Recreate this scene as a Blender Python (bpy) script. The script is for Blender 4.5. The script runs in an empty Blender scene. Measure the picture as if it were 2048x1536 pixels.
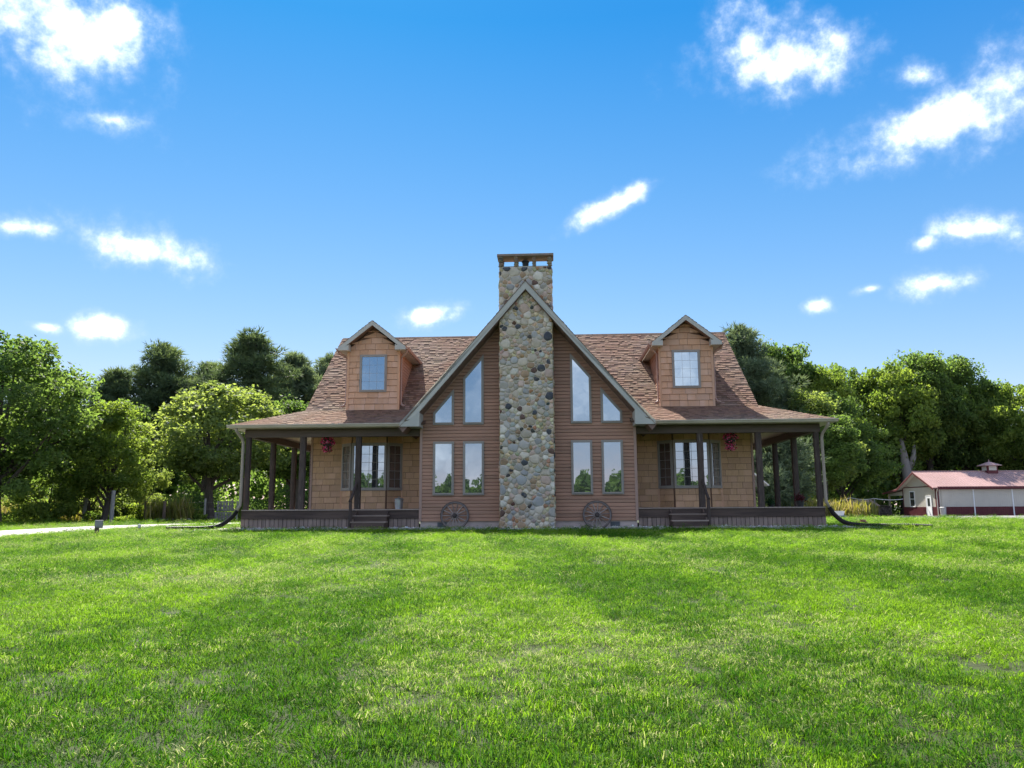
import bpy, math, random
import numpy as np
from mathutils import Vector, Matrix, Euler
R = math.radians
scene = bpy.context.scene
COL = scene.collection

# ---------------------------------------------------------------- camera
cam_d = bpy.data.cameras.new('camera'); cam = bpy.data.objects.new('camera', cam_d); COL.objects.link(cam)
cam_d.sensor_width = 36.0; cam_d.lens = 36.0 * 1553.36 / 2048; cam_d.clip_start = 0.05; cam_d.clip_end = 3000
cam.matrix_world = Matrix.Translation((0, 0, 0.70)) @ Matrix.Rotation(math.pi/2 + 0.158, 4, 'X') @ Matrix.Rotation(-0.0058, 4, 'Z')
scene.camera = cam

# ---------------------------------------------------------------- sun, sky, exposure
SUN_EL = R(46.4); SUN_AZ = math.atan2(-0.2654, 0.9645)        # azimuth from +Y towards +X
sun_vec = Vector((math.sin(SUN_AZ)*math.cos(SUN_EL), math.cos(SUN_AZ)*math.cos(SUN_EL), math.sin(SUN_EL)))
sl = bpy.data.lights.new('sun', 'SUN'); sl.energy = 4.0; sl.angle = R(0.55); sl.color = (1.0, 0.95, 0.86)
sun = bpy.data.objects.new('sun', sl); COL.objects.link(sun)
sun.rotation_euler = sun_vec.to_track_quat('Z', 'Y').to_euler(); sun.location = (-20, 60, 60)
scene.view_settings.view_transform = 'Standard'; scene.view_settings.look = 'None'
scene.view_settings.exposure = 1.90; scene.view_settings.gamma = 1.0
try: scene.view_settings.use_curve_mapping = False
except Exception: pass
scene.render.engine = 'CYCLES'
scene.cycles.use_denoising = True
scene.cycles.max_bounces = 6; scene.cycles.diffuse_bounces = 3; scene.cycles.glossy_bounces = 3
scene.cycles.transmission_bounces = 3; scene.cycles.transparent_max_bounces = 6
scene.cycles.sample_clamp_indirect = 6.0

world = bpy.data.worlds.new('World'); scene.world = world; world.use_nodes = True
SKY_GRADE = ((0.345, 1.0, 0.85), (0.61, 0.65, 0.35), (1.235, 0.38, 0.10))
def build_world():
    nt = world.node_tree; nd = nt.nodes; nd.clear(); ln = nt.links.new
    out = nd.new('ShaderNodeOutputWorld'); bg = nd.new('ShaderNodeBackground'); bg.inputs['Strength'].default_value = 0.11
    sky = nd.new('ShaderNodeTexSky'); sky.sky_type = 'NISHITA'; sky.sun_disc = False
    sky.sun_elevation = SUN_EL; sky.sun_rotation = SUN_AZ
    sky.altitude = 10; sky.air_density = 1.0; sky.dust_density = 0.1; sky.ozone_density = 2.2
    sp = nd.new('ShaderNodeSeparateColor'); ln(sky.outputs[0], sp.inputs[0]); cb = nd.new('ShaderNodeCombineColor')
    tcw = nd.new('ShaderNodeNewGeometry'); sxyz = nd.new('ShaderNodeSeparateXYZ'); ln(tcw.outputs['Incoming'], sxyz.inputs[0])
    zf = nd.new('ShaderNodeMapRange'); zf.inputs['From Min'].default_value = -0.10; zf.inputs['From Max'].default_value = -0.56; ln(sxyz.outputs['Z'], zf.inputs['Value'])
    for i, (k, p, fall) in enumerate(SKY_GRADE):          # the photograph's colour grade of the sky, the same in every direction
        pw = nd.new('ShaderNodeMath'); pw.operation = 'POWER'; ln(sp.outputs[i], pw.inputs[0]); pw.inputs[1].default_value = p
        ml = nd.new('ShaderNodeMath'); ml.operation = 'MULTIPLY'; ln(pw.outputs[0], ml.inputs[0]); ml.inputs[1].default_value = k
        fa = nd.new('ShaderNodeMath'); fa.operation = 'MULTIPLY_ADD'; ln(zf.outputs[0], fa.inputs[0]); fa.inputs[1].default_value = -fall; fa.inputs[2].default_value = 1.0
        m2 = nd.new('ShaderNodeMath'); m2.operation = 'MULTIPLY'; ln(ml.outputs[0], m2.inputs[0]); ln(fa.outputs[0], m2.inputs[1]); ln(m2.outputs[0], cb.inputs[i])
    hs = cb
    geo = nd.new('ShaderNodeNewGeometry')          # Incoming = -view direction for the world
    neg = nd.new('ShaderNodeVectorMath'); neg.operation = 'SCALE'; neg.inputs['Scale'].default_value = -1.0
    ln(geo.outputs['Incoming'], neg.inputs[0])
    d = neg.outputs[0]
    def noise(scale, detail, rough):
        n = nd.new('ShaderNodeTexNoise'); n.inputs['Scale'].default_value = scale; n.inputs['Detail'].default_value = detail
        n.inputs['Roughness'].default_value = rough; ln(d, n.inputs['Vector']); return n
    n1 = noise(10, 6, 0.6); n2 = noise(34, 6, 0.62)
    def M(op, a, b=None, c=None):
        m = nd.new('ShaderNodeMath'); m.operation = op
        for i, v in enumerate((a, b, c)):
            if v is None: continue
            if isinstance(v, (int, float)): m.inputs[i].default_value = v
            else: ln(v, m.inputs[i])
        return m.outputs[0]
    wob = M('ADD', M('MULTIPLY', M('SUBTRACT', n1.outputs[0], 0.5), 2.7), M('MULTIPLY', M('SUBTRACT', n2.outputs[0], 0.5), 1.7))
    clouds = [((-0.4554,0.7458,0.4862),0.085,0.055,-25),((-0.4700,0.7300,0.4960),0.10,0.045,10),((-0.4362,0.7947,0.4222),0.040,0.014,8),
        ((0.2673,0.8123,0.5184),0.045,0.035,30),((0.2906,0.8177,0.4969),0.088,0.030,-6),
        ((0.4513,0.7903,0.4143),0.110,0.028,14),((0.5092,0.7507,0.4209),0.055,0.040,0),
        ((0.1324,0.9180,0.3739),0.045,0.011,22),((-0.4281,0.8536,0.2969),0.062,0.021,-6),
        ((-0.5246,0.7967,0.3002),0.034,0.012,5),((-0.4650,0.8612,0.2050),0.032,0.012,0),((-0.1072,0.9637,0.2445),0.034,0.013,10),
        ((0.5098,0.8080,0.2953),0.052,0.017,-8),((0.4645,0.8366,0.2903),0.018,0.009,0),((0.4724,0.8460,0.2472),0.042,0.015,0),
        ((0.4167,0.8742,0.2492),0.018,0.006,5),((0.3665,0.9000,0.2360),0.015,0.009,0),((0.4406,0.7727,0.4569),0.030,0.014,-12),((-0.5139,0.8344,0.1990),0.016,0.006,0)]
    acc = None
    for c, w, h, rot in clouds:
        cv = Vector(c).normalized(); t1 = Vector((cv.y, -cv.x, 0)).normalized(); t2 = t1.cross(cv).normalized()
        if t2.z < 0: t2 = -t2
        a = R(rot); e1 = t1*math.cos(a) + t2*math.sin(a); e2 = t2*math.cos(a) - t1*math.sin(a); e3 = e1.cross(e2)
        mp = nd.new('ShaderNodeMapping'); mp.vector_type = 'TEXTURE'; ln(d, mp.inputs['Vector'])
        mp.inputs['Location'].default_value = cv; mp.inputs['Scale'].default_value = (w*1.15, h*1.22, 0.5)
        mp.inputs['Rotation'].default_value = Matrix((e1, e2, e3)).transposed().to_euler()
        le = nd.new('ShaderNodeVectorMath'); le.operation = 'LENGTH'; ln(mp.outputs[0], le.inputs[0])
        acc = le.outputs['Value'] if acc is None else M('MINIMUM', acc, le.outputs['Value'])
    mr = nd.new('ShaderNodeMapRange'); mr.interpolation_type = 'SMOOTHSTEP'
    mr.inputs['From Min'].default_value = 1.45; mr.inputs['From Max'].default_value = -0.1; ln(M('ADD', acc, wob), mr.inputs['Value'])
    # unseen broken cloud added outside the frame, fuller than in view, to fill shade
    nb = noise(5.0, 6, 0.6); fw = nd.new('ShaderNodeVectorMath'); fw.operation = 'DOT_PRODUCT'; ln(d, fw.inputs[0]); fw.inputs[1].default_value = (0, 0.9876, 0.157)
    out_ = nd.new('ShaderNodeMapRange'); out_.interpolation_type = 'SMOOTHSTEP'; out_.inputs['From Min'].default_value = 0.70; out_.inputs['From Max'].default_value = 0.42; ln(fw.outputs['Value'], out_.inputs['Value'])
    cb2 = nd.new('ShaderNodeMapRange'); cb2.interpolation_type = 'SMOOTHSTEP'; cb2.inputs['From Min'].default_value = 0.35; cb2.inputs['From Max'].default_value = 0.70; ln(nb.outputs[0], cb2.inputs['Value'])
    acc = M('MAXIMUM', M('MULTIPLY', M('POWER', mr.outputs[0], 1.6), 0.6), M('MULTIPLY', M('MULTIPLY', out_.outputs[0], cb2.outputs[0]), 0.6))
    ccol = nd.new('ShaderNodeMix'); ccol.data_type = 'RGBA'      # thin edges are greyer, the thick sunlit middle is bright
    ccol.inputs['A'].default_value = (2.7, 2.95, 3.4, 1); ccol.inputs['B'].default_value = (10.0, 9.8, 9.6, 1)
    cf = nd.new('ShaderNodeMapRange'); cf.inputs['From Min'].default_value = 0.12; cf.inputs['From Max'].default_value = 0.75
    ln(M('ADD', acc, M('MULTIPLY', M('SUBTRACT', n2.outputs[0], 0.5), 0.5)), cf.inputs['Value']); ln(cf.outputs[0], ccol.inputs['Factor'])
    mix = nd.new('ShaderNodeMix'); mix.data_type = 'RGBA'
    ln(M('MULTIPLY', acc, 0.93), mix.inputs['Factor']); ln(hs.outputs[0], mix.inputs['A']); ln(ccol.outputs['Result'], mix.inputs['B'])
    ln(mix.outputs['Result'], bg.inputs['Color']); ln(bg.outputs[0], out.inputs['Surface'])
build_world()

# ---------------------------------------------------------------- helpers
rng = np.random.default_rng(7); random.seed(7)
MATS = {}
def mat(name, c1, c2=None, scale=6.0, rough=0.75, bump=0.0, bscale=None, rnd=0.0, stretch=(1,1,1), spec=0.25, detail=4, tint=False, metallic=0.0, c3=None, c3amt=0.45, c3scale=None):
    if name in MATS: return MATS[name]
    m = bpy.data.materials.new(name); m.use_nodes = True; nt = m.node_tree; nd = nt.nodes; ln = nt.links.new
    b = nd['Principled BSDF']; b.inputs['Roughness'].default_value = rough; b.inputs['Specular IOR Level'].default_value = spec
    b.inputs['Metallic'].default_value = metallic
    tc = nd.new('ShaderNodeTexCoord'); oi = nd.new('ShaderNodeObjectInfo')
    off = nd.new('ShaderNodeVectorMath'); off.operation = 'SCALE'; off.inputs[0].default_value = (37.1, 19.7, 53.3); ln(oi.outputs['Random'], off.inputs['Scale'])
    add = nd.new('ShaderNodeVectorMath'); add.operation = 'ADD'; ln(tc.outputs['Object'], add.inputs[0]); ln(off.outputs[0], add.inputs[1])
    mp = nd.new('ShaderNodeMapping'); mp.inputs['Scale'].default_value = stretch; ln(add.outputs[0], mp.inputs['Vector'])
    n = nd.new('ShaderNodeTexNoise'); n.inputs['Scale'].default_value = scale; n.inputs['Detail'].default_value = detail; n.inputs['Roughness'].default_value = 0.6
    ln(mp.outputs[0], n.inputs['Vector'])
    cr = nd.new('ShaderNodeValToRGB'); cr.color_ramp.elements[0].position = 0.3; cr.color_ramp.elements[1].position = 0.7
    cr.color_ramp.elements[0].color = (*c1, 1); cr.color_ramp.elements[1].color = (*(c2 or c1), 1); ln(n.outputs[0], cr.inputs[0])
    colour = cr.outputs[0]
    if c3 is not None:
        n3 = nd.new('ShaderNodeTexNoise'); n3.inputs['Scale'].default_value = c3scale or scale*0.23; n3.inputs['Detail'].default_value = 5; ln(mp.outputs[0], n3.inputs['Vector'])
        r3 = nd.new('ShaderNodeMapRange'); r3.inputs['From Min'].default_value = c3amt; r3.inputs['From Max'].default_value = c3amt+0.18; ln(n3.outputs[0], r3.inputs['Value'])
        mx = nd.new('ShaderNodeMix'); mx.data_type = 'RGBA'; ln(r3.outputs[0], mx.inputs['Factor']); ln(colour, mx.inputs['A']); mx.inputs['B'].default_value = (*c3, 1); colour = mx.outputs['Result']
    if rnd:
        hv = nd.new('ShaderNodeHueSaturation'); mr = nd.new('ShaderNodeMapRange')
        mr.inputs['To Min'].default_value = 1-rnd; mr.inputs['To Max'].default_value = 1+rnd; ln(oi.outputs['Random'], mr.inputs['Value']); ln(mr.outputs[0], hv.inputs['Value']); ln(colour, hv.inputs['Color']); colour = hv.outputs[0]
    if tint:
        at = nd.new('ShaderNodeAttribute'); at.attribute_name = 'tint'
        mx = nd.new('ShaderNodeMix'); mx.data_type = 'RGBA'; mx.blend_type = 'MULTIPLY'; mx.inputs['Factor'].default_value = 1.0
        ln(colour, mx.inputs['A']); ln(at.outputs['Color'], mx.inputs['B']); colour = mx.outputs['Result']
    ln(colour, b.inputs['Base Color'])
    if bump:
        nb = nd.new('ShaderNodeTexNoise'); nb.inputs['Scale'].default_value = bscale or scale*3; nb.inputs['Detail'].default_value = 5; ln(mp.outputs[0], nb.inputs['Vector'])
        bp = nd.new('ShaderNodeBump'); bp.inputs['Strength'].default_value = bump; bp.inputs['Distance'].default_value = 0.02
        ln(nb.outputs[0], bp.inputs['Height']); ln(bp.outputs[0], b.inputs['Normal'])
    MATS[name] = m; return m

def leaf_mat(name, c1, c2, trans=0.45, tcol=None, wscale=0.35, spec=0.12, rough=0.6, patch=None):
    m = bpy.data.materials.new(name); m.use_nodes = True; nt = m.node_tree; nd = nt.nodes; ln = nt.links.new
    b = nd['Principled BSDF']; b.inputs['Roughness'].default_value = rough; b.inputs['Specular IOR Level'].default_value = spec
    at = nd.new('ShaderNodeAttribute'); at.attribute_name = 'tint'
    geo = nd.new('ShaderNodeNewGeometry')
    n = nd.new('ShaderNodeTexNoise'); n.inputs['Scale'].default_value = wscale; n.inputs['Detail'].default_value = 3; ln(geo.outputs['Position'], n.inputs['Vector'])
    sep = nd.new('ShaderNodeSeparateColor'); ln(at.outputs['Color'], sep.inputs[0])
    a = nd.new('ShaderNodeMath'); a.operation = 'ADD'; ln(n.outputs[0], a.inputs[0]); ln(sep.outputs[0], a.inputs[1])
    mr = nd.new('ShaderNodeMapRange'); mr.inputs['From Min'].default_value = 0.62; mr.inputs['From Max'].default_value = 1.38; ln(a.outputs[0], mr.inputs['Value'])
    mx = nd.new('ShaderNodeMix'); mx.data_type = 'RGBA'; ln(mr.outputs[0], mx.inputs['Factor']); mx.inputs['A'].default_value = (*c1, 1); mx.inputs['B'].default_value = (*c2, 1)
    col = mx.outputs['Result']
    if patch:                                   # dry straw coloured blades, chosen by the green channel of tint
        st = nd.new('ShaderNodeMix'); st.data_type = 'RGBA'; ln(sep.outputs[1], st.inputs['Factor']); ln(col, st.inputs['A']); st.inputs['B'].default_value = (*patch, 1); col = st.outputs['Result']
    ln(col, b.inputs['Base Color'])
    tr = nd.new('ShaderNodeBsdfTranslucent')
    hv = nd.new('ShaderNodeMix'); hv.data_type = 'RGBA'; hv.blend_type = 'MULTIPLY'; hv.inputs['Factor'].default_value = 1; ln(col, hv.inputs['A']); hv.inputs['B'].default_value = (*(tcol or (1.5, 1.35, 0.5)), 1)
    tc_ = hv.outputs['Result']
    if patch:
        s2 = nd.new('ShaderNodeMix'); s2.data_type = 'RGBA'; ln(sep.outputs[1], s2.inputs['Factor']); ln(tc_, s2.inputs['A']); s2.inputs['B'].default_value = (*patch, 1); tc_ = s2.outputs['Result']
    ln(tc_, tr.inputs['Color'])
    ms = nd.new('ShaderNodeMixShader'); ms.inputs[0].default_value = trans; ln(b.outputs[0], ms.inputs[1]); ln(tr.outputs[0], ms.inputs[2])
    ln(ms.outputs[0], nd['Material Output'].inputs['Surface'])
    MATS[name] = m; return m

def glass_mat():
    m = bpy.data.materials.new('window_glass'); m.use_nodes = True; nt = m.node_tree; nd = nt.nodes; ln = nt.links.new
    b = nd['Principled BSDF']; b.inputs['Base Color'].default_value = (0.018, 0.02, 0.022, 1); b.inputs['Roughness'].default_value = 0.3
    g = nd.new('ShaderNodeBsdfGlossy'); g.inputs['Roughness'].default_value = 0.012; g.inputs['Color'].default_value = (0.74, 0.87, 1.0, 1)
    tc = nd.new('ShaderNodeTexCoord'); n = nd.new('ShaderNodeTexNoise'); n.inputs['Scale'].default_value = 1.4; ln(tc.outputs['Object'], n.inputs['Vector'])
    bp = nd.new('ShaderNodeBump'); bp.inputs['Strength'].default_value = 0.05; bp.inputs['Distance'].default_value = 0.05; ln(n.outputs[0], bp.inputs['Height']); ln(bp.outputs[0], g.inputs['Normal'])
    fr = nd.new('ShaderNodeLayerWeight'); fr.inputs['Blend'].default_value = 0.3
    mr = nd.new('ShaderNodeMapRange'); mr.inputs['To Min'].default_value = 0.36; mr.inputs['To Max'].default_value = 0.95; ln(fr.outputs['Fresnel'], mr.inputs['Value'])
    ms = nd.new('ShaderNodeMixShader'); ln(mr.outputs[0], ms.inputs[0]); ln(b.outputs[0], ms.inputs[1]); ln(g.outputs[0], ms.inputs[2])
    ln(ms.outputs[0], nd['Material Output'].inputs['Surface']); MATS['glass'] = m; return m
GLASS = glass_mat()

class MB:
    """collects faces; build() links them as one mesh object"""
    def __init__(s): s.v = []; s.f = []; s.t = []
    def face(s, pts, tint=None):
        i = len(s.v); s.v += [tuple(p) for p in pts]; s.f.append(tuple(range(i, i+len(pts))))
        s.t += [tint if tint is not None else 1.0]*len(pts)
        return s
    def solid(s, verts, faces, tint=None):
        i = len(s.v); s.v += [tuple(p) for p in verts]; s.f += [tuple(i+k for k in f) for f in faces]; s.t += [tint if tint is not None else 1.0]*len(verts); return s
    def box(s, a, b, tint=None):
        x0,y0,z0 = (min(a[i], b[i]) for i in range(3)); x1,y1,z1 = (max(a[i], b[i]) for i in range(3))
        return s.solid([(x0,y0,z0),(x1,y0,z0),(x1,y1,z0),(x0,y1,z0),(x0,y0,z1),(x1,y0,z1),(x1,y1,z1),(x0,y1,z1)],
                       [(0,3,2,1),(4,5,6,7),(0,1,5,4),(1,2,6,5),(2,3,7,6),(3,0,4,7)], tint)
    def prism(s, poly, d, axis='y', tint=None):
        """poly: (a,b) pairs; extruded along axis from d[0] to d[1]"""
        n = len(poly)
        def P(a, b, t): return (a, t, b) if axis == 'y' else ((t, a, b) if axis == 'x' else (a, b, t))
        vs = [P(a, b, d[0]) for a, b in poly] + [P(a, b, d[1]) for a, b in poly]
        fs = [tuple(range(n)), tuple(range(2*n-1, n-1, -1))] + [(i, n+i, n+(i+1) % n, (i+1) % n) for i in range(n)]
        return s.solid(vs, fs, tint)
    def tube(s, pts, rad, n=8, tint=None, cap=True):
        pts = [Vector(p) for p in pts]; base = len(s.v); up = None
        for k, p in enumerate(pts):
            t = (pts[min(k+1, len(pts)-1)] - pts[max(k-1, 0)]).normalized()
            if up is None: up = t.orthogonal().normalized()
            else: up = (up - t*up.dot(t)).normalized()
            w = t.cross(up); r = rad[k] if isinstance(rad, (list, tuple)) else rad
            for j in range(n):
                a = 2*math.pi*j/n; s.v.append(tuple(p + up*(r*math.cos(a)) + w*(r*math.sin(a))))
            s.t += [tint if tint is not None else 1.0]*n
        for k in range(len(pts)-1):
            for j in range(n):
                s.f.append((base+k*n+j, base+k*n+(j+1) % n, base+(k+1)*n+(j+1) % n, base+(k+1)*n+j))
        if cap:
            s.f.append(tuple(base+j for j in range(n-1, -1, -1))); e = base+(len(pts)-1)*n; s.f.append(tuple(e+j for j in range(n)))
        return s
    def lathe(s, prof, n=16, c=(0,0,0), tint=None):
        base = len(s.v)
        for r, z in prof:
            for j in range(n):
                a = 2*math.pi*j/n; s.v.append((c[0]+r*math.cos(a), c[1]+r*math.sin(a), c[2]+z))
        s.t += [1.0 if tint is None else tint]*(n*len(prof))
        for k in range(len(prof)-1):
            for j in range(n): s.f.append((base+k*n+j, base+k*n+(j+1) % n, base+(k+1)*n+(j+1) % n, base+(k+1)*n+j))
        s.f.append(tuple(base+j for j in range(n-1, -1, -1))); e = base+(len(prof)-1)*n; s.f.append(tuple(e+j for j in range(n)))
        return s
    def mesh(s, name, smooth=False, fix=True):
        me = bpy.data.meshes.new(name); me.from_pydata(s.v, [], s.f)
        at = me.color_attributes.new('tint', 'FLOAT_COLOR', 'POINT')
        buf = np.ones((len(s.v), 4), np.float32)
        for i, t in enumerate(s.t):
            if isinstance(t, (tuple, list)): buf[i, :3] = t
            else: buf[i, :3] = t
        at.data.foreach_set('color', buf.ravel())
        if fix:
            import bmesh
            bm = bmesh.new(); bm.from_mesh(me); bmesh.ops.recalc_face_normals(bm, faces=bm.faces); bm.to_mesh(me); bm.free()
        if smooth: me.polygons.foreach_set('use_smooth', [True]*len(me.polygons))
        me.update(); return me
    def build(s, name, m, parent=None, smooth=False, loc=None, rot=None, fix=True, bevel=0):
        o = link(name, s.mesh(name, smooth, fix), m, parent, loc, rot)
        if bevel:
            bv = o.modifiers.new('bevel', 'BEVEL'); bv.width = bevel; bv.segments = 2; bv.limit_method = 'ANGLE'
        return o
def link(name, me, m, parent=None, loc=None, rot=None):
    o = bpy.data.objects.new(name, me); COL.objects.link(o)
    if m is not None and not me.materials: me.materials.append(m)
    if parent is not None: o.parent = parent
    if loc is not None: o.location = loc
    if rot is not None: o.rotation_euler = rot
    return o
def tag(o, label=None, cat=None, group=None, kind=None):
    if label: o['label'] = label
    if cat: o['category'] = cat
    if group: o['group'] = group
    if kind: o['kind'] = kind
    return o
def empty(name, loc, rz=0, label=None, cat=None, group=None):
    o = bpy.data.objects.new(name, None); COL.objects.link(o); o.location = loc; o.rotation_euler = (0, 0, rz); o.empty_display_size = 0.2
    return tag(o, label, cat, group)
def np_mesh(name, V, F, tint=None, smooth=False):
    """V (n,3), F (m,k) arrays -> mesh, quickly"""
    me = bpy.data.meshes.new(name); n, k = F.shape
    me.vertices.add(len(V)); me.vertices.foreach_set('co', V.astype(np.float32).ravel())
    me.loops.add(n*k); me.loops.foreach_set('vertex_index', F.astype(np.int32).ravel())
    me.polygons.add(n); me.polygons.foreach_set('loop_start', np.arange(0, n*k, k, dtype=np.int32)); me.polygons.foreach_set('loop_total', np.full(n, k, np.int32))
    if tint is not None:
        at = me.color_attributes.new('tint', 'FLOAT_COLOR', 'POINT'); buf = np.ones((len(V), 4), np.float32); buf[:, :3] = tint; at.data.foreach_set('color', buf.ravel())
    if smooth: me.polygons.foreach_set('use_smooth', np.ones(n, bool))
    me.update(calc_edges=True); me.validate(); return me
def gz(y): return -0.0095*min(max(y-40, 0), 60)

# ---------------------------------------------------------------- the ground
HX, HD, HYAW = 0.4865, 25.104, -0.0486
def to_local(x, y):
    c, s = math.cos(HYAW), math.sin(HYAW); return c*(x-HX)+s*(y-HD), -s*(x-HX)+c*(y-HD)
def to_world(x, y, z=0.0):
    c, s = math.cos(HYAW), math.sin(HYAW); return (HX+c*x-s*y, HD+s*x+c*y, z)
M_ground = mat('turf_soil', (0.022, 0.032, 0.008), (0.036, 0.05, 0.013), scale=1.2, rough=0.95, c3=(0.032, 0.04, 0.012), c3scale=0.25, bump=0.5, bscale=12)
xs = [-600, -300, -150, -80, -40, 0, 40, 80, 150, 300, 600]; ys = [-500, -250, -120, -60, -20, 0, 10, 20, 30, 40, 45, 50, 60, 70, 80, 100, 150, 250, 500, 1500]
V = np.array([(x, y, gz(y)) for y in ys for x in xs], float); nx = len(xs)
F = np.array([(j*nx+i, j*nx+i+1, (j+1)*nx+i+1, (j+1)*nx+i) for j in range(len(ys)-1) for i in range(nx-1)])
tag(link('ground', np_mesh('ground', V, F), M_ground), kind='structure')

def ribbon(name, centre, width, m, dz, kind='structure', n=10):
    pts = []
    P = [Vector((x, y, 0)) for x, y in centre]
    for i in range(len(P)-1):                      # Catmull-Rom
        p0, p1, p2, p3 = P[max(i-1, 0)], P[i], P[i+1], P[min(i+2, len(P)-1)]
        for k in range(n):
            t = k/n; pts.append(0.5*((2*p1)+(p2-p0)*t+(2*p0-5*p1+4*p2-p3)*t*t+(3*p1-p0-3*p2+p3)*t**3))
    pts.append(P[-1]); mb = MB(); L = []; Rr = []
    for k, p in enumerate(pts):
        t = (pts[min(k+1, len(pts)-1)]-pts[max(k-1, 0)]).normalized(); s = Vector((t.y, -t.x, 0))
        a = p-s*width/2; b = p+s*width/2; L.append((a.x, a.y, gz(a.y)+dz)); Rr.append((b.x, b.y, gz(b.y)+dz))
    for k in range(len(pts)-1):
        a, b, c, d = L[k], Rr[k], Rr[k+1], L[k+1]; e = 0.05
        mb.face([a, b, c, d]); mb.face([a, d, (d[0], d[1], d[2]-e), (a[0], a[1], a[2]-e)]); mb.face([b, (b[0], b[1], b[2]-e), (c[0], c[1], c[2]-e), c])
    return tag(mb.build(name, m, fix=False), kind=kind), pts
M_conc = mat('pale_concrete', (0.50, 0.47, 0.42), (0.60, 0.56, 0.51), scale=2.0, rough=0.9, bump=0.1, c3=(0.42, 0.39, 0.35), c3scale=0.5)
_, DRIVE = ribbon('driveway', [(-9.5, -12), (-11.8, 4), (-14.4, 18), (-15.9, 27), (-16.0, 34), (-13.6, 39.5), (-8, 43.5), (2, 45.5), (14, 46)], 3.0, M_conc, 0.03)
M_asph = mat('asphalt', (0.16, 0.155, 0.15), (0.22, 0.21, 0.20), scale=3.0, rough=0.9, bump=0.2, bscale=40)
ASPH = [(16.5, 47.6), (19, 45.2), (23.2, 43.5), (24.4, 38), (27, 34.5), (45, 32), (90, 31), (90, 79.8), (43.2, 79.8), (43.2, 89), (39, 90), (34, 74), (25, 55.5), (18, 50.5)]
mb = MB(); ysl = sorted(set([y for _, y in ASPH]))
cx, cy = 60, 56
for i in range(len(ASPH)):
    a, b = ASPH[i], ASPH[(i+1) % len(ASPH)]
    n = 6
    for k in range(n):                      # fan in rings so that it follows the terrain
        s0, s1 = k/n, (k+1)/n
        def q(p, s): x, y = p[0]+(cx-p[0])*s, p[1]+(cy-p[1])*s; return (x, y, gz(y)+0.02)
        mb.face([q(a, s0), q(b, s0), q(b, s1), q(a, s1)])
tag(mb.build('asphalt_yard', M_asph, fix=False), kind='structure')
def in_poly(x, y, P):
    c = False; j = len(P)-1
    for i in range(len(P)):
        if (P[i][1] > y) != (P[j][1] > y) and x < (P[j][0]-P[i][0])*(y-P[i][1])/(P[j][1]-P[i][1])+P[i][0]: c = not c
        j = i
    return c

# ================================================================= THE HOUSE
house = empty('house', (HX, HD, 0), HYAW, 'brown cottage with fieldstone chimney, two dormers and wraparound porch', 'house')
W, ZT, A = 9.31, 0.68, 3.486
PD = 1.8
ZB, ZR, RD, XR = 4.115, 7.73, 4.57, 7.87
SM = (ZR-ZB)/RD
ZG, XG, OV = 3.40, 9.66, 0.40
WX = 7.64
M_lap = mat('lap_siding', (0.39, 0.207, 0.135), (0.435, 0.236, 0.157), scale=3.0, rough=0.55, rnd=0.07, stretch=(0.4, 3, 3), c3=(0.34, 0.19, 0.125), c3scale=0.9, spec=0.35, bump=0.05, bscale=30)
M_lapback = mat('siding_backing', (0.12, 0.07, 0.055), rough=0.8)
M_shake = mat('cedar_shake_panel', (0.58, 0.36, 0.205), (0.47, 0.28, 0.155), scale=7.0, rough=0.7, rnd=0.13, stretch=(9, 9, 0.5), bump=0.45, bscale=9, c3=(0.58, 0.35, 0.22), c3scale=0.25)
M_shaked = mat('dormer_shake_panel', (0.64, 0.37, 0.225), (0.55, 0.31, 0.185), scale=7.0, rough=0.7, rnd=0.11, stretch=(9, 9, 0.5), bump=0.4, bscale=9, c3=(0.62, 0.38, 0.26), c3scale=0.25)
M_shakeback = mat('shake_backing', (0.15, 0.085, 0.055), rough=0.8)
M_fascia = mat('sage_fascia', (0.46, 0.44, 0.385), (0.51, 0.485, 0.43), scale=2, rough=0.5, rnd=0.03, c3=(0.42, 0.41, 0.365), c3scale=0.8)
M_trim = mat('brown_trim', (0.36, 0.23, 0.185), (0.4, 0.26, 0.21), scale=3, rough=0.55, rnd=0.04)
M_wframe = mat('window_frame_taupe', (0.3, 0.265, 0.235), (0.34, 0.3, 0.265), scale=3, rough=0.5)
M_gutter = mat('clay_gutter', (0.5, 0.43, 0.34), (0.54, 0.465, 0.37), scale=2, rough=0.4, spec=0.4, c3=(0.43, 0.37, 0.29), c3scale=1.2)
M_soffit = mat('soffit_brown', (0.19, 0.12, 0.095), (0.22, 0.14, 0.11), rough=0.6, rnd=0.08)
M_ceil = mat('porch_ceiling', (0.60, 0.50, 0.40), (0.66, 0.56, 0.45), scale=2, rough=0.6)
M_post = mat('hewn_post', (0.048, 0.034, 0.03), (0.092, 0.066, 0.055), scale=6, rough=0.7, rnd=0.2, stretch=(4, 4, 0.6), bump=0.6, bscale=14, c3=(0.30, 0.26, 0.22), c3amt=0.64, c3scale=3.5)
M_beam = mat('dark_beam', (0.1, 0.074, 0.063), (0.14, 0.103, 0.087), scale=4, rough=0.7, stretch=(0.4, 4, 4), bump=0.4, bscale=14)
M_deckrim = mat('deck_rim', (0.055, 0.037, 0.031), (0.088, 0.059, 0.048), scale=4, rough=0.65, stretch=(0.4, 4, 4), bump=0.3, c3=(0.115, 0.077, 0.061), c3scale=1.5)
M_deckfl = mat('deck_floor', (0.3, 0.23, 0.19), (0.36, 0.28, 0.235), scale=5, rough=0.7, rnd=0.08)
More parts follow.
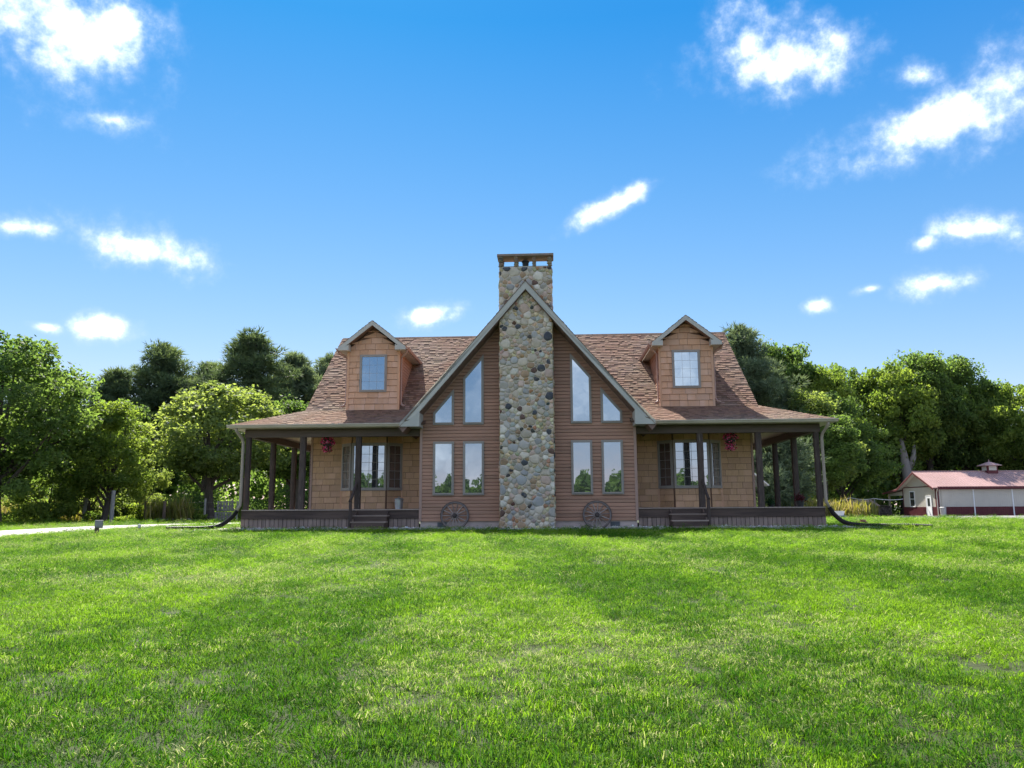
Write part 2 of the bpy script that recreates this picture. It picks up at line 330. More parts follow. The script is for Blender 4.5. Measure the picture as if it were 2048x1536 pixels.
M_skirt = mat('skirt_board', (0.26, 0.19, 0.16), (0.33, 0.245, 0.205), scale=5, rough=0.8, rnd=0.16, stretch=(5, 5, 0.6), bump=0.3, c3=(0.22, 0.16, 0.135), c3scale=1.2)
M_found = mat('foundation_block', (0.48, 0.38, 0.345), (0.54, 0.43, 0.39), scale=3, rough=0.9, bump=0.3, bscale=25, c3=(0.4, 0.325, 0.295), c3scale=1.2)
M_roof = mat('asphalt_shingle', (0.195, 0.113, 0.078), (0.25, 0.153, 0.108), scale=18, rough=0.95, tint=True, bump=0.5, bscale=120, spec=0.1, c3=(0.25, 0.18, 0.135), c3scale=0.5)
M_mortar = mat('mortar', (0.56, 0.49, 0.39), (0.66, 0.58, 0.475), scale=8, rough=0.95, bump=0.6, bscale=40)
M_dark = mat('dark_void', (0.015, 0.014, 0.013), rough=0.9)
M_black = mat('black_metal', (0.02, 0.02, 0.022), (0.04, 0.038, 0.036), scale=6, rough=0.5, spec=0.4)

# ---- foundation
mb = MB(); mb.box((-A+0.03, 0.02, -0.1), (A-0.03, 1.7, 0.295)); fnd = mb.build('foundation', M_found, house)
M_vent = mat('vent_grille', (0.10, 0.11, 0.12), (0.16, 0.17, 0.18), scale=8, rough=0.5)
for vx in (-2.755, 2.76):
    mb = MB(); mb.box((vx-0.15, 0.008, 0.10), (vx+0.15, 0.03, 0.25))
    for k in range(9): mb.box((vx-0.14+k*0.033, -0.004, 0.108), (vx-0.126+k*0.033, 0.012, 0.243))
    mb.build('foundation_vent', M_vent, fnd)

# ---- front gable wall with lap siding
SG = 1.17; ZP = 7.98
def inner_z(x): return 7.70 - SG*abs(x)
mb = MB(); mb.prism([(-A+0.02, 0.29), (A-0.02, 0.29), (A-0.02, inner_z(A)+0.1), (0, 7.80), (-A+0.02, inner_z(A)+0.1)], (0.0, 0.2))
mb.box((-A+0.02, 0.2, 0.29), (-A+0.2, 1.9, 3.9)); mb.box((A-0.2, 0.2, 0.29), (A-0.02, 1.9, 3.9))
gw = mb.build('gable_wall', M_lapback, house)
EXP = 0.1125
for side in (-1, 1):
    z = 0.285
    while z < 7.0:
        z1 = z+EXP
        zt_ = z1-0.010
        xi = 0.80                               # hidden end behind the chimney
        xo0 = min(A-0.07, (7.74-z)/SG); xo1 = min(A-0.07, (7.74-z1)/SG)
        if xo1 > xi+0.03:
            y0, y1, ym = -0.030, -0.007, -0.027
            zm = z+EXP*0.62                     # dutch lap: flat face, then a cove
            xm = xo0+(xo1-xo0)*0.62
            vs = [(xi, y0, z), (xo0, y0, z), (xm, ym, zm), (xi, ym, zm), (xo1, y1, zt_), (xi, y1, zt_), (xi, 0.002, z), (xo0, 0.002, z), (xo1, 0.002, zt_), (xi, 0.002, zt_)]
            vs = [(side*a, b, c) for a, b, c in vs]
            mb = MB(); mb.solid(vs, [(0, 1, 2, 3), (3, 2, 4, 5), (6, 7, 1, 0), (1, 7, 8, 4, 2), (0, 3, 5, 9, 6), (6, 9, 8, 7)])
            mb.build('siding_board', M_lap, gw)
        z = z1
    # side wall of the projecting bay, seen from the porch
    mb = MB()
    z = 0.7
    while z < 3.3:
        xx = side*(A-0.02); mb.solid([(xx, 0.02, z), (xx+side*0.02, 0.02, z), (xx+side*0.004, 0.02, z+EXP), (xx, 0.02, z+EXP), (xx, 1.8, z), (xx+side*0.02, 1.8, z), (xx+side*0.004, 1.8, z+EXP), (xx, 1.8, z+EXP)],
                 [(0, 1, 2, 3), (4, 7, 6, 5), (1, 5, 6, 2), (0, 4, 5, 1)]); z += EXP
    mb.build('side_siding', M_lap, gw)
    mb = MB(); mb.box((side*(A-0.075), -0.040, 0.285), (side*(A+0.012), 0.08, 3.72)); mb.build('corner_trim', M_trim, gw)

# ---- windows of the gable wall: the outline (front view) drives frame and pane
def poly_inset(P, d):
    """inset convex polygon (counter-clockwise) by d"""
    n = len(P); out = []
    for i in range(n):
        p0, p1, p2 = Vector(P[i-1]), Vector(P[i]), Vector(P[(i+1) % n])
        a = (p1-p0).normalized(); b = (p2-p1).normalized()
        na, nb = Vector((-a.y, a.x)), Vector((-b.y, b.x))
        k = d/max(0.15, 1+na.dot(nb)); out.append(tuple(p1+(na+nb)*k))
    return out
def ccw(P):
    s = sum(P[i-1][0]*P[i][1]-P[i][0]*P[i-1][1] for i in range(len(P))); return P if s > 0 else P[::-1]
def ring(mb, P, Q, y0, y1):
    n = len(P)
    for i in range(n):
        j = (i+1) % n
        mb.solid([(P[i][0], y0, P[i][1]), (P[j][0], y0, P[j][1]), (Q[j][0], y0, Q[j][1]), (Q[i][0], y0, Q[i][1]),
                  (P[i][0], y1, P[i][1]), (P[j][0], y1, P[j][1]), (Q[j][0], y1, Q[j][1]), (Q[i][0], y1, Q[i][1])],
                 [(0, 1, 2, 3), (7, 6, 5, 4), (0, 4, 5, 1), (3, 2, 6, 7)])
def make_window(P, parent, y=-0.0, name='window', muntins=None, label=None):
    P = ccw(P)
    Q1 = poly_inset(P, 0.035); Q2 = poly_inset(P, 0.075)
    mb = MB(); ring(mb, P, Q1, y-0.045, y+0.0); ring(mb, Q1, Q2, y-0.062, y-0.0)
    fr = mb.build(name, M_wframe, parent)
    if label: fr['label'] = label
    mb = MB(); mb.face([(a, y-0.034, b) for a, b in Q2]); mb.build('pane', GLASS, fr)
    if muntins:
        xs = [q[0] for q in Q2]; zs = [q[1] for q in Q2]; mb = MB()
        for k in range(1, muntins[0]): x = min(xs)+(max(xs)-min(xs))*k/muntins[0]; mb.box((x-0.008, y-0.042, min(zs)), (x+0.008, y-0.036, max(zs)))
        for k in range(1, muntins[1]): z = min(zs)+(max(zs)-min(zs))*k/muntins[1]; mb.box((min(xs), y-0.0435, z-0.008), (max(xs), y-0.0365, z+0.008))
        mb.build('muntin_grid', M_wframe, fr)
    return fr
for s in (-1, 1):
    for x0, x1 in ((2.375, 3.06), (1.40, 2.085)):
        make_window([(s*x0, 1.105), (s*x1, 1.105), (s*x1, 2.835), (s*x0, 2.835)], gw, y=-0.03)
    make_window([(s*1.415, 3.38), (s*2.09, 3.38), (s*2.09, 4.91), (s*1.415, 5.70)], gw, y=-0.03)
    make_window([(s*2.385, 3.38), (s*3.07, 3.38), (s*3.07, 3.765), (s*2.385, 4.56)], gw, y=-0.03)

# ---- front gable roof: shingled slopes, fascia, soffit
def shingles(name, O, u, v, n, rows, lo, hi, parent, exp=0.145, seed=1, base=(1, 1, 1)):
    """courses of shingle tabs. O origin at the eave, u along the eave, v up the slope, n outward; lo(d)/hi(d): range along u at distance d up the slope"""
    rr = random.Random(seed); O, u, v, n = Vector(O), Vector(u), Vector(v).normalized(), Vector(n).normalized(); mb = MB()
    nrow = int(math.ceil(rows/exp))
    for r in range(nrow):
        d0 = r*exp; d1 = min(d0+exp*1.25, rows); x = lo(d0)-rr.random()*0.25; end = hi(d0)
        while x < end:
            w = rr.choice((0.10, 0.13, 0.16, 0.2)); x1 = min(x+w, end); xa = max(x, lo(d0))
            if x1-xa > 0.02:
                t = 0.009 if rr.random() < 0.38 else 0.020
                g = rr.uniform(0.55, 0.85) if t < 0.015 else rr.uniform(0.95, 1.16)
                ti = (g*base[0], g*base[1]*rr.uniform(0.96, 1.03), g*base[2]*rr.uniform(0.93, 1.05))
                xb0, xb1 = max(xa, lo(d1)), min(x1, hi(d1))
                if xb1 <= xb0: xb0 = xb1 = (xb0+xb1)/2
                a = O+u*xa+v*d0; b = O+u*x1+v*d0; c = O+u*xb1+v*d1; d = O+u*xb0+v*d1
                mb.solid([a+n*t, b+n*t, c+n*0.001, d+n*0.001, a-n*0.002, b-n*0.002, c-n*0.004, d-n*0.004], [(0, 1, 2, 3), (4, 5, 1, 0), (5, 6, 2, 1), (7, 4, 0, 3)], ti)
            x = x1
    o = mb.build(name, M_roof, parent, fix=False); o['kind'] = 'stuff'; return o

gr = MB(); YF, YB = -0.75, 6.6
XE, ZE = 4.05, ZP-SG*4.05
tn = 0.16
gr.solid([(0, YF+0.02, ZP-0.02), (XE, YF+0.02, ZE-0.02), (XE-0.12, YF+0.02, ZE-0.16), (0, YF+0.02, ZP-0.26), (0, YB, ZP-0.02), (XE, YB, ZE-0.02), (XE-0.12, YB, ZE-0.16), (0, YB, ZP-0.26)], [(0, 1, 2, 3), (4, 7, 6, 5), (0, 4, 5, 1), (3, 2, 6, 7), (1, 5, 6, 2)])
gr.solid([(0, YF+0.02, ZP-0.02), (-XE, YF+0.02, ZE-0.02), (-XE+0.12, YF+0.02, ZE-0.16), (0, YF+0.02, ZP-0.26), (0, YB, ZP-0.02), (-XE, YB, ZE-0.02), (-XE+0.12, YB, ZE-0.16), (0, YB, ZP-0.26)], [(3, 2, 1, 0), (5, 6, 7, 4), (1, 5, 4, 0), (7, 6, 2, 3), (2, 6, 5, 1)])
groof = gr.build('gable_roof', M_soffit, house)
SL = math.hypot(XE, ZP-ZE)
for s in (-1, 1):
    v = Vector((-s*XE, 0, ZP-ZE)).normalized(); n = Vector((s*SG, 0, 1)).normalized()
    shingles('shingle_courses', (s*XE, YF-0.03, ZE-0.01), (0, 1, 0), v, n, SL, lambda d: 0.0, lambda d: YB-YF, groof, seed=5+s)
    # fascia board with its boxed return
    P = [(0, ZP-0.005), (s*4.05, ZE+0.0), (s*4.02, 3.262), (s*3.40, 3.262), (s*3.40, 3.722), (0, 7.70)]
    mb = MB()
    mb.prism([(0, ZP-0.02), (s*(4.05), ZE-0.02), (s*4.02, 3.40), (s*3.56, 3.55), (0, 7.70)], (YF-0.012, YF+0.022))
    mb.build('fascia_board', M_fascia, groof)
    mb = MB(); mb.prism([(s*4.02, 3.262), (s*3.40, 3.262), (s*3.40, 3.735), (s*3.75, 3.40+0.06), (s*4.025, 3.36)], (YF-0.020, YF+0.03)); mb.box((s*3.40, YF+0.03, 3.265), (s*3.425, 0.02, 3.74)); mb.box((s*3.426, YF+0.03, 3.266), (s*4.00, 0.35, 3.285))
    mb.build('eave_return', M_fascia, groof)
    # soffit panels under the overhang
    L = math.hypot(3.38, 3.38*SG); k = 0
    npan = 30
    for k in range(npan):
        d0, d1 = k/npan+0.0015, (k+1)/npan-0.0015
        pa = (s*3.40*(1-d0), 7.690-SG*3.40*(1-d0)); pb = (s*3.40*(1-d1), 7.690-SG*3.40*(1-d1))
        nn = Vector((-s*SG, -1)).normalized(); o = 0.012 if k % 2 else 0.004
        mb = MB(); q = [pa, pb, (pb[0]+nn.x*o, pb[1]+nn.y*o), (pa[0]+nn.x*o, pa[1]+nn.y*o)]
        mb.prism(q, (YF+0.023, 0.0)); mb.build('soffit_panel', M_soffit, groof)
    mb = MB(); mb.prism([(s*3.46, inner_z(3.46)+0.03), (s*3.46, inner_z(3.46)-0.05), (0.0, 7.645), (0.0, 7.72)], (-0.052, -0.0)); mb.build('frieze_trim', M_trim, groof)
mb = MB(); mb.tube([(0, YF-0.04, ZP+0.0), (0, YB, ZP+0.0)], 0.035, 6, tint=0.8); mb.build('ridge_cap', M_roof, groof)

# ---- chimney
chim = MB(); CW, CY0, CY1, CZ = 0.862, -0.575, -0.06, 8.50
chim.box((-CW+0.02, CY0, -0.1), (CW-0.02, CY1, CZ)); chimney = chim.build('chimney', M_mortar, house)
STONE = []
pal = [((0.46, 0.42, 0.36), (0.40, 0.37, 0.33), 20), ((0.54, 0.465, 0.36), (0.45, 0.38, 0.29), 21), ((0.64, 0.565, 0.45), (0.55, 0.48, 0.38), 16), ((0.40, 0.385, 0.36), (0.33, 0.325, 0.315), 11),
       ((0.085, 0.09, 0.10), (0.055, 0.06, 0.07), 5), ((0.40, 0.275, 0.17), (0.30, 0.20, 0.125), 9), ((0.50, 0.36, 0.28), (0.56, 0.42, 0.34), 8), ((0.36, 0.38, 0.33), (0.43, 0.44, 0.38), 5), ((0.15, 0.09, 0.07), (0.11, 0.07, 0.055), 2), ((0.72, 0.66, 0.55), (0.62, 0.56, 0.46), 8)]
for i, (a, b, w) in enumerate(pal):
    STONE.append(mat('fieldstone_%d' % i, a, b, scale=9, rough=0.8, rnd=0.16, bump=0.35, bscale=35, c3=tuple(0.5*x+0.5*y for x, y in zip(a, (0.34, 0.27, 0.19))), c3scale=6, c3amt=0.55))
SW = [p[2] for p in pal]
def stone_cells(w, h, mean, seed):
    """irregular convex cells packed in a w x h rectangle"""
    r = random.Random(seed); pts = []; rad = []
    tries = 0
    while tries < 12000:
        q = r.choice((0.55, 0.7, 0.85, 1.05, 1.4, 1.85))*mean*0.5; p = (r.uniform(0.02, w-0.02), r.uniform(0.02, h-0.02)); tries += 1
        if all((p[0]-a[0])**2+((p[1]-a[1])*1.25)**2 > (0.86*(q+b))**2 for a, b in zip(pts, rad)): pts.append(p); rad.append(q)
    cells = []
    for i, p in enumerate(pts):
        poly = [(0, 0), (w, 0), (w, h), (0, h)]
        order = sorted(range(len(pts)), key=lambda j: (pts[j][0]-p[0])**2+(pts[j][1]-p[1])**2)[1:22]
        for j in order:
            q = pts[j]; dx, dy = q[0]-p[0], q[1]-p[1]; L2 = dx*dx+dy*dy
            t = 0.5+(rad[i]**2-rad[j]**2)/(2*L2)*0.9; t = min(max(t, 0.25), 0.75)
            mx, my = p[0]+dx*t, p[1]+dy*t; new = []
            for k in range(len(poly)):
                a, b = poly[k-1], poly[k]; da = (a[0]-mx)*dx+(a[1]-my)*dy; db = (b[0]-mx)*dx+(b[1]-my)*dy
                if (da <= 0) != (db <= 0): s = da/(da-db); new.append((a[0]+(b[0]-a[0])*s, a[1]+(b[1]-a[1])*s))
                if db <= 0: new.append(b)
            poly = new
            if len(poly) < 3: break
        if len(poly) < 3: continue
        ar = 0.5*abs(sum(poly[k-1][0]*poly[k][1]-poly[k][0]*poly[k-1][1] for k in range(len(poly))))
        if ar > 0.0012: cells.append((ar, poly))
    return cells
def stone_mesh(mb, poly, r, put, tint=None):
    """rounded cobble from a cell: put(a, b, out) maps the cell plane to space"""
    c = (sum(p[0] for p in poly)/len(poly), sum(p[1] for p in poly)/len(poly))
    P = [p for i, p in enumerate(poly) if math.dist(p, poly[i-1]) > 0.012]
    if len(P) < 3: return False
    size = math.sqrt(0.5*abs(sum(P[k-1][0]*P[k][1]-P[k][0]*P[k-1][1] for k in range(len(P)))))
    gap = r.uniform(0.003, 0.010)
    Q = []
    for i in range(len(P)):                     # chaikin corner cutting
        a, b = P[i-1], P[i]; f = r.uniform(0.12, 0.24)
        Q.append((a[0]+(b[0]-a[0])*f, a[1]+(b[1]-a[1])*f)); Q.append((a[0]+(b[0]-a[0])*(1-f), a[1]+(b[1]-a[1])*(1-f)))
    sh = max(0.55, 1-gap/max(size*0.5, 0.02))
    tx, ty = r.uniform(-0.15, 0.15), r.uniform(-0.15, 0.15); H = r.uniform(0.016, 0.036)+0.05*size
    rings = []
    for s, hh in ((sh, 0.0), (sh*0.955, 0.62), (sh*0.74, 0.94)):
        rings.append([put(c[0]+(q[0]-c[0])*s, c[1]+(q[1]-c[1])*s, -0.004+H*hh*(1+r.uniform(-0.06, 0.06))+hh*((q[0]-c[0])*tx+(q[1]-c[1])*ty)) for q in Q])
    n = len(Q); vs = sum(rings, []) + [put(c[0]+r.uniform(-.1, .1)*size, c[1]+r.uniform(-.1, .1)*size, -0.004+H)]
    fs = [(k*n+i, k*n+(i+1) % n, (k+1)*n+(i+1) % n, (k+1)*n+i) for k in range(2) for i in range(n)] + [(2*n+i, 2*n+(i+1) % n, 3*n) for i in range(n)]
    mb.solid(vs, fs, tint); return True
rs = random.Random(11)
cells = stone_cells(2*CW-0.01, 8.49, 0.195, 3); cells.sort(key=lambda c: -c[0])
put = lambda a, b, o: (a-CW+0.005, CY0-o, b+0.005)
M_stones = mat('fieldstone_mixed', (0.42, 0.37, 0.30), (0.34, 0.30, 0.25), scale=9, rough=0.8, bump=0.35, bscale=35, tint=True)
rest = MB()
def rtint(r):
    a = r.choices(pal, SW)[0][0]; return tuple(x/0.42*r.uniform(0.85, 1.1) for x in a)
for k, (ar, poly) in enumerate(cells):
    if k < 300:
        mb = MB()
        if stone_mesh(mb, poly, rs, put): mb.build('stone', rs.choices(STONE, SW)[0], chimney, smooth=True)
    else: stone_mesh(rest, poly, rs, put, rtint(rs))
for s in (-1, 1):                               # the two flanks and the back, above the roof and where the stack stands proud
    for ar, poly in stone_cells(CY1-CY0, 8.49, 0.25, 8+s): stone_mesh(rest, poly, rs, lambda a, b, o: (s*(CW-0.02+o), CY0+a, b+0.005), rtint(rs))
for ar, poly in stone_cells(2*CW-0.05, 1.2, 0.24, 15): stone_mesh(rest, poly, rs, lambda a, b, o: (a-CW+0.02, CY1+o, b+7.3), rtint(rs))
o = rest.build('small_stones', M_stones, chimney, smooth=True); o['kind'] = 'stuff'
mb = MB(); mb.box((-0.925, CY0-0.08, 8.845), (0.925, CY1+0.05, 8.925)); mb.build('cap_slab', mat('cap_slab', (0.20, 0.17, 0.13), (0.30, 0.20, 0.17), scale=4, rough=0.9, bump=0.3), chimney, bevel=0.01)
mb = MB(); mb.box((-0.84, CY0+0.03, 8.50), (0.84, CY1-0.03, 8.53)); mb.build('crown', mat('crown', (0.30, 0.28, 0.23), (0.24, 0.25, 0.19), rough=0.9), chimney)
for px in (-0.80, -0.30, 0.285, 0.80):
    for py in (CY0+0.02, CY1-0.02):
        mb = MB(); z = 8.50
        while z < 8.84:
            h = rs.uniform(0.045, 0.08); z1 = min(z+h, 8.845); ww = 0.062 if abs(px) < 0.5 else 0.075
            w0 = ww*rs.uniform(0.8, 1.12); ox, oy = rs.uniform(-.012, .012), rs.uniform(-.012, .012); t = rtint(rs)
            mb.lathe([(w0*0.82, 0), (w0*1.12, (z1-z)*0.3), (w0*1.1, (z1-z)*0.7), (w0*0.8, z1-z)], 8, (px+ox, py+oy, z), tuple(0.35*c+0.22 for c in t)); z = z1
        mb.build('cap_pier', M_stones, chimney)
mb = MB(); mb.lathe([(0.10, 8.53), (0.10, 8.62), (0.085, 8.64), (0.085, 8.72), (0.13, 8.73), (0.13, 8.76), (0.05, 8.81), (0.0, 8.815)], 14, (0, -0.32, 0))
for k in range(10): a = k*math.pi/5; mb.box((0.108*math.cos(a)-0.006, -0.32+0.108*math.sin(a)-0.006, 8.63), (0.108*math.cos(a)+0.006, -0.32+0.108*math.sin(a)+0.006, 8.735))
mb.build('flue_cap', M_black, chimney)

# ---- main roof
def roof_prism(P, y0=None): pass
YR = PD+RD; YBK = PD+2*RD
mr = MB()
for (a, b, z0, z1) in ((PD, YR, ZB, ZR), (YBK, YR, ZB, ZR)):
    mr.solid([(-XR, a, z0), (XR, a, z0), (XR, b, z1), (-XR, b, z1), (-XR, a, z0-0.16), (XR, a, z0-0.16), (XR, b, z1-0.16), (-XR, b, z1-0.16)], [(0, 1, 2, 3), (7, 6, 5, 4), (0, 4, 5, 1), (1, 5, 6, 2), (3, 2, 6, 7), (0, 3, 7, 4)])
mroof = mr.build('main_roof', M_lapback, house)
vslope = Vector((0, RD, ZR-ZB)); nslope = Vector((0, -SM, 1))
shingles('shingle_courses', (-XR-0.03, PD-0.0, ZB+0.006), (1, 0, 0), vslope, nslope, vslope.length, lambda d: 0.0, lambda d: 2*XR+0.06, mroof, exp=0.14, seed=21)
shingles('shingle_courses', (-XR-0.03, YBK, ZB+0.006), (1, 0, 0), Vector((0, -RD, ZR-ZB)), Vector((0, SM, 1)), vslope.length, lambda d: 0.0, lambda d: 2*XR+0.06, mroof, exp=0.14, seed=22)
mb = MB(); k = 0
while k*0.2 < 2*XR: x = -XR+k*0.2; mb.prism([(YR-0.15, ZR-0.10), (YR, ZR+0.032), (YR+0.15, ZR-0.10), (YR, ZR+0.012)], (x, x+0.215), 'x', random.uniform(0.5, 0.72)); k += 1
mb.build('ridge_cap', M_roof, mroof)
for s in (-1, 1):
    mb = MB(); mb.prism([(PD, ZB-0.19), (PD, ZB+0.004), (YR, ZR+0.004), (YBK, ZB+0.004), (YBK, ZB-0.19), (YR, ZR-0.19)], (s*(XR-0.01), s*(XR+0.022)), 'x'); mb.build('rake_board', M_trim, mroof)
    mb = MB(); mb.prism([(PD, ZT), (YBK, ZT), (YBK, ZB-0.1), (YR, ZR-0.1), (PD, ZB-0.1)], (s*(WX-0.2), s*WX), 'x'); sw = mb.build('side_wall', M_lapback, house)
    mb = MB(); z = ZT
    while z < ZR-0.4:
        yy0 = PD if z < ZB-0.1 else PD+(z-ZB+0.15)/SM; yy1 = 2*YR-yy0
        mb.solid([(s*WX, yy0, z), (s*(WX+0.02), yy0, z), (s*(WX+0.004), yy0, z+EXP), (s*WX, yy0, z+EXP), (s*WX, yy1, z), (s*(WX+0.02), yy1, z), (s*(WX+0.004), yy1, z+EXP), (s*WX, yy1, z+EXP)], [(0, 1, 2, 3), (4, 7, 6, 5), (1, 5, 6, 2), (0, 4, 5, 1)]); z += EXP
    mb.build('lap_siding', M_lap, sw)
mb = MB(); mb.box((-WX, YBK-0.2, ZT-0.5), (WX, YBK, ZB)); mb.build('rear_wall', M_lapback, house)

# ---- porch walls of shakes, with bays
def shake_rows(x0, x1, z0, z1, frame, parent, m, seed, row=0.208, mean=0.34, holes=(), top=None):
    """frame(a, out, z) maps position along the wall; holes are (a0,a1,z0,z1)"""
    r = random.Random(seed); z = z0
    while z < z1-0.02:
        zt = min(z+row, z1); a = x0; first = True
        while a < x1-1e-4:
            w = r.uniform(0.65, 1.35)*mean*(0.5+0.5*r.random() if first else 1); first = False
            b = min(a+w, x1)
            if x1-b < 0.09: b = x1
            segs = [(a, b)]
            for h in holes:
                if h[3] > z+0.03 and h[2] < zt-0.03:
                    ns = []
                    for p, q in segs:
                        if q <= h[0] or p >= h[1]: ns.append((p, q)); continue
                        if p < h[0]: ns.append((p, h[0]))
                        if q > h[1]: ns.append((h[1], q))
                    segs = ns
            for p, q in segs:
                if q-p < 0.03: continue
                dz = r.uniform(0.004, 0.012); g = 0.0045; th = r.uniform(0.020, 0.032)
                za, zb = z+dz, zt-0.002
                pa, pb = p+g, q-g
                A0, B0 = pa, pb
                if top is not None:             # clip to a gable: top(a) gives the height limit
                    lim = lambda xx: top(xx)
                    if lim((pa+pb)/2) < za+0.02 and min(lim(pa), lim(pb)) < za+0.02 and max(lim(pa), lim(pb)) < za+0.03: continue
                    zl, zr = min(zb, lim(pa)), min(zb, lim(pb)); zl = max(zl, za+0.005); zr = max(zr, za+0.005)
                else: zl = zr = zb
                vs = [frame(pa, th, za), frame(pb, th, za), frame(pb, 0.004, zr), frame(pa, 0.004, zl), frame(pa, -0.002, za), frame(pb, -0.002, za), frame(pb, -0.002, zr), frame(pa, -0.002, zl)]
                mb = MB(); mb.solid(vs, [(0, 1, 2, 3), (4, 5, 1, 0), (5, 6, 2, 1), (7, 4, 0, 3), (3, 2, 6, 7), (4, 7, 6, 5)]); mb.build('shake', m, parent)
            a = b
        z = zt
for s in (-1, 1):
    fx = lambda a, o, z, s=s: (s*a, PD-o, z)
    mb = MB(); mb.box((s*(A-0.1), PD, ZT-0.2), (s*WX, PD+0.15, ZB-0.1)); pw = mb.build('porch_wall', M_shakeback, house)
    shake_rows(6.56, WX-0.07, ZT, 3.4, fx, pw, M_shake, 31+s)
    shake_rows(A+0.0, 4.385, ZT, 3.4, fx, pw, M_shake, 35+s)
    for a in (WX-0.035, 6.53, 4.41): mb = MB(); mb.box((s*(a-0.033), PD-0.035, ZT), (s*(a+0.033), PD+0.01, 3.5)); mb.build('corner_trim', M_trim if a > 7 else M_shaked, pw)
    # bay
    c = [(4.42, PD), (4.86, 1.35), (6.08, 1.35), (6.52, PD)]
    mb = MB(); mb.prism([(s*x, y) for x, y in c], (ZT, 3.6), 'z'); bay = mb.build('bay_window', M_shakeback, house)
    for i in range(3):
        p, q = Vector(c[i]), Vector(c[i+1]); L = (q-p).length; t = (q-p)/L; nn = Vector((t.y, -t.x))
        if nn.y > 0: nn = -nn
        def fb(a, o, z, p=p, t=t, nn=nn, s=s): w = p+t*a+nn*o; return (s*w.x, w.y, z)
        shake_rows(0.03, L-0.03, ZT, 1.33, fb, bay, M_shake, 40+i+s*5); shake_rows(0.03, L-0.03, 2.93, 3.4, fb, bay, M_shake, 50+i+s*5)
        # corner boards, sill and window
        mb = MB(); z0, z1 = 1.36, 2.88; e = 0.045 if i == 1 else 0.05
        def bar(a0, a1, za, zb, o0, o1): mb.solid([fb(a0, o0, za), fb(a1, o0, za), fb(a1, o1, za), fb(a0, o1, za), fb(a0, o0, zb), fb(a1, o0, zb), fb(a1, o1, zb), fb(a0, o1, zb)], [(0, 1, 2, 3), (7, 6, 5, 4), (0, 4, 5, 1), (1, 5, 6, 2), (2, 6, 7, 3), (3, 7, 4, 0)])
        bar(0.01, L-0.01, z0-0.05, z0+0.045, 0, 0.05); bar(0.01, L-0.01, z1-0.05, z1+0.05, 0, 0.045); bar(0.012, 0.012+0.075, z0+0.045, z1-0.05, 0, 0.042); bar(L-0.087, L-0.012, z0+0.045, z1-0.05, 0, 0.042)
        mb.build('window_frame', M_wframe, bay)
        mb = MB(); mb.face([fb(0.08, 0.02, z0+0.04), fb(L-0.08, 0.02, z0+0.04), fb(L-0.08, 0.02, z1-0.04), fb(0.08, 0.02, z1-0.04)]); mb.build('pane', GLASS, bay)
        mb = MB(); nxm = 4 if i == 1 else 2
        for k in range(1, nxm): a = 0.085+(L-0.17)*k/nxm; bar(a-0.006, a+0.006, z0+0.045, z1-0.05, 0.0235, 0.028)
        for k in range(1, 5): zz = z0+0.045+(z1-z0-0.095)*k/5; bar(0.087, L-0.087, zz-0.006, zz+0.006, 0.023, 0.0275)
        mb.build('muntin_grid', M_wframe, bay)
    # ---- porch floor, rim, skirt
    mb = MB(); x = A+0.02
    fl = MB()
    while x < W: fl.box((s*x, -0.03, ZT-0.035), (s*min(x+0.136, W), PD, ZT)); x += 0.14
    y = PD+0.004
    while y < YBK: fl.box((s*WX, y, ZT-0.035), (s*(W+0.02), y+0.136, ZT)); y += 0.14
    pf = fl.build('porch_floor', M_deckfl, house); pf['kind'] = 'stuff'
    mb = MB(); mb.box((s*(A+0.015), 0.0, 0.38), (s*W, 0.06, ZT-0.036)); mb.box((s*(W-0.06), 0.062, 0.38), (s*W, YBK, ZT-0.036)); mb.build('rim_board', M_deckrim, house)
    mb = MB(); mb.box((s*(A+0.03), 0.10, -0.1), (s*(W-0.06), 0.14, 0.40)); mb.box((s*(W-0.10), 0.142, -0.1), (s*(W-0.06), YBK, 0.40)); sk = mb.build('skirting', M_dark, house)
    b0 = MB(); b0.box((-0.062, -0.011, 0.0), (0.062, 0.011, 0.40)); bme = b0.mesh('skirt_board'); bme.materials.append(M_skirt)
    x = A+0.085
    while x < W-0.03:
        if not (4.52 < x < 5.50): link('skirt_board', bme, None, sk, (s*x, 0.045+random.uniform(-.003, .003), -0.015+random.uniform(-.006, .0)), (0, random.uniform(-.006, .006), 0))
        x += 0.139
    y = 0.10
    sbm = MB(); 
    while y < YBK-0.1: sbm.box((s*(W-0.045), y, -0.02), (s*(W-0.025), y+0.131, 0.40)); y += 0.139
    o = sbm.build('side_skirt_boards', M_skirt, sk); o['kind'] = 'stuff'
    # ---- beam, posts
    mb = MB(); mb.box((s*(A+0.015), 0.02, 3.035), (s*(W+0.02), 0.20, 3.262)); mb.box((s*(A+0.015), 0.03, 3.262), (s*(W+0.02), 0.19, 3.30)); mb.build('front_beam', M_beam, house, bevel=0.008)
    mb = MB(); mb.box((s*(W-0.20), 0.202, 3.035), (s*(W+0.0), YBK, 3.262)); mb.build('side_beam', M_beam, house, bevel=0.008)
    def post(x, y, w, seed, hewn=True):
        r = random.Random(seed); mb = MB(); prof = []; n = 12; zs = np.linspace(ZT, 3.035, 13)
        for z in zs:
            ring_ = []
            for j in range(n):
                a = 2*math.pi*(j+0.5)/n; q = w/2*min(1/abs(math.cos(a)+1e-9), 1/abs(math.sin(a)+1e-9), 1.22)
                q *= 1+(r.uniform(-0.06, 0.06) if hewn else r.uniform(-.01, .01)); ring_.append((q*math.cos(a), q*math.sin(a), z))
            prof.append(ring_)
        vs = sum(prof, []); fs = [(k*n+j, k*n+(j+1) % n, (k+1)*n+(j+1) % n, (k+1)*n+j) for k in range(12) for j in range(n)]+[tuple(range(n-1, -1, -1)), tuple(12*n+j for j in range(n))]
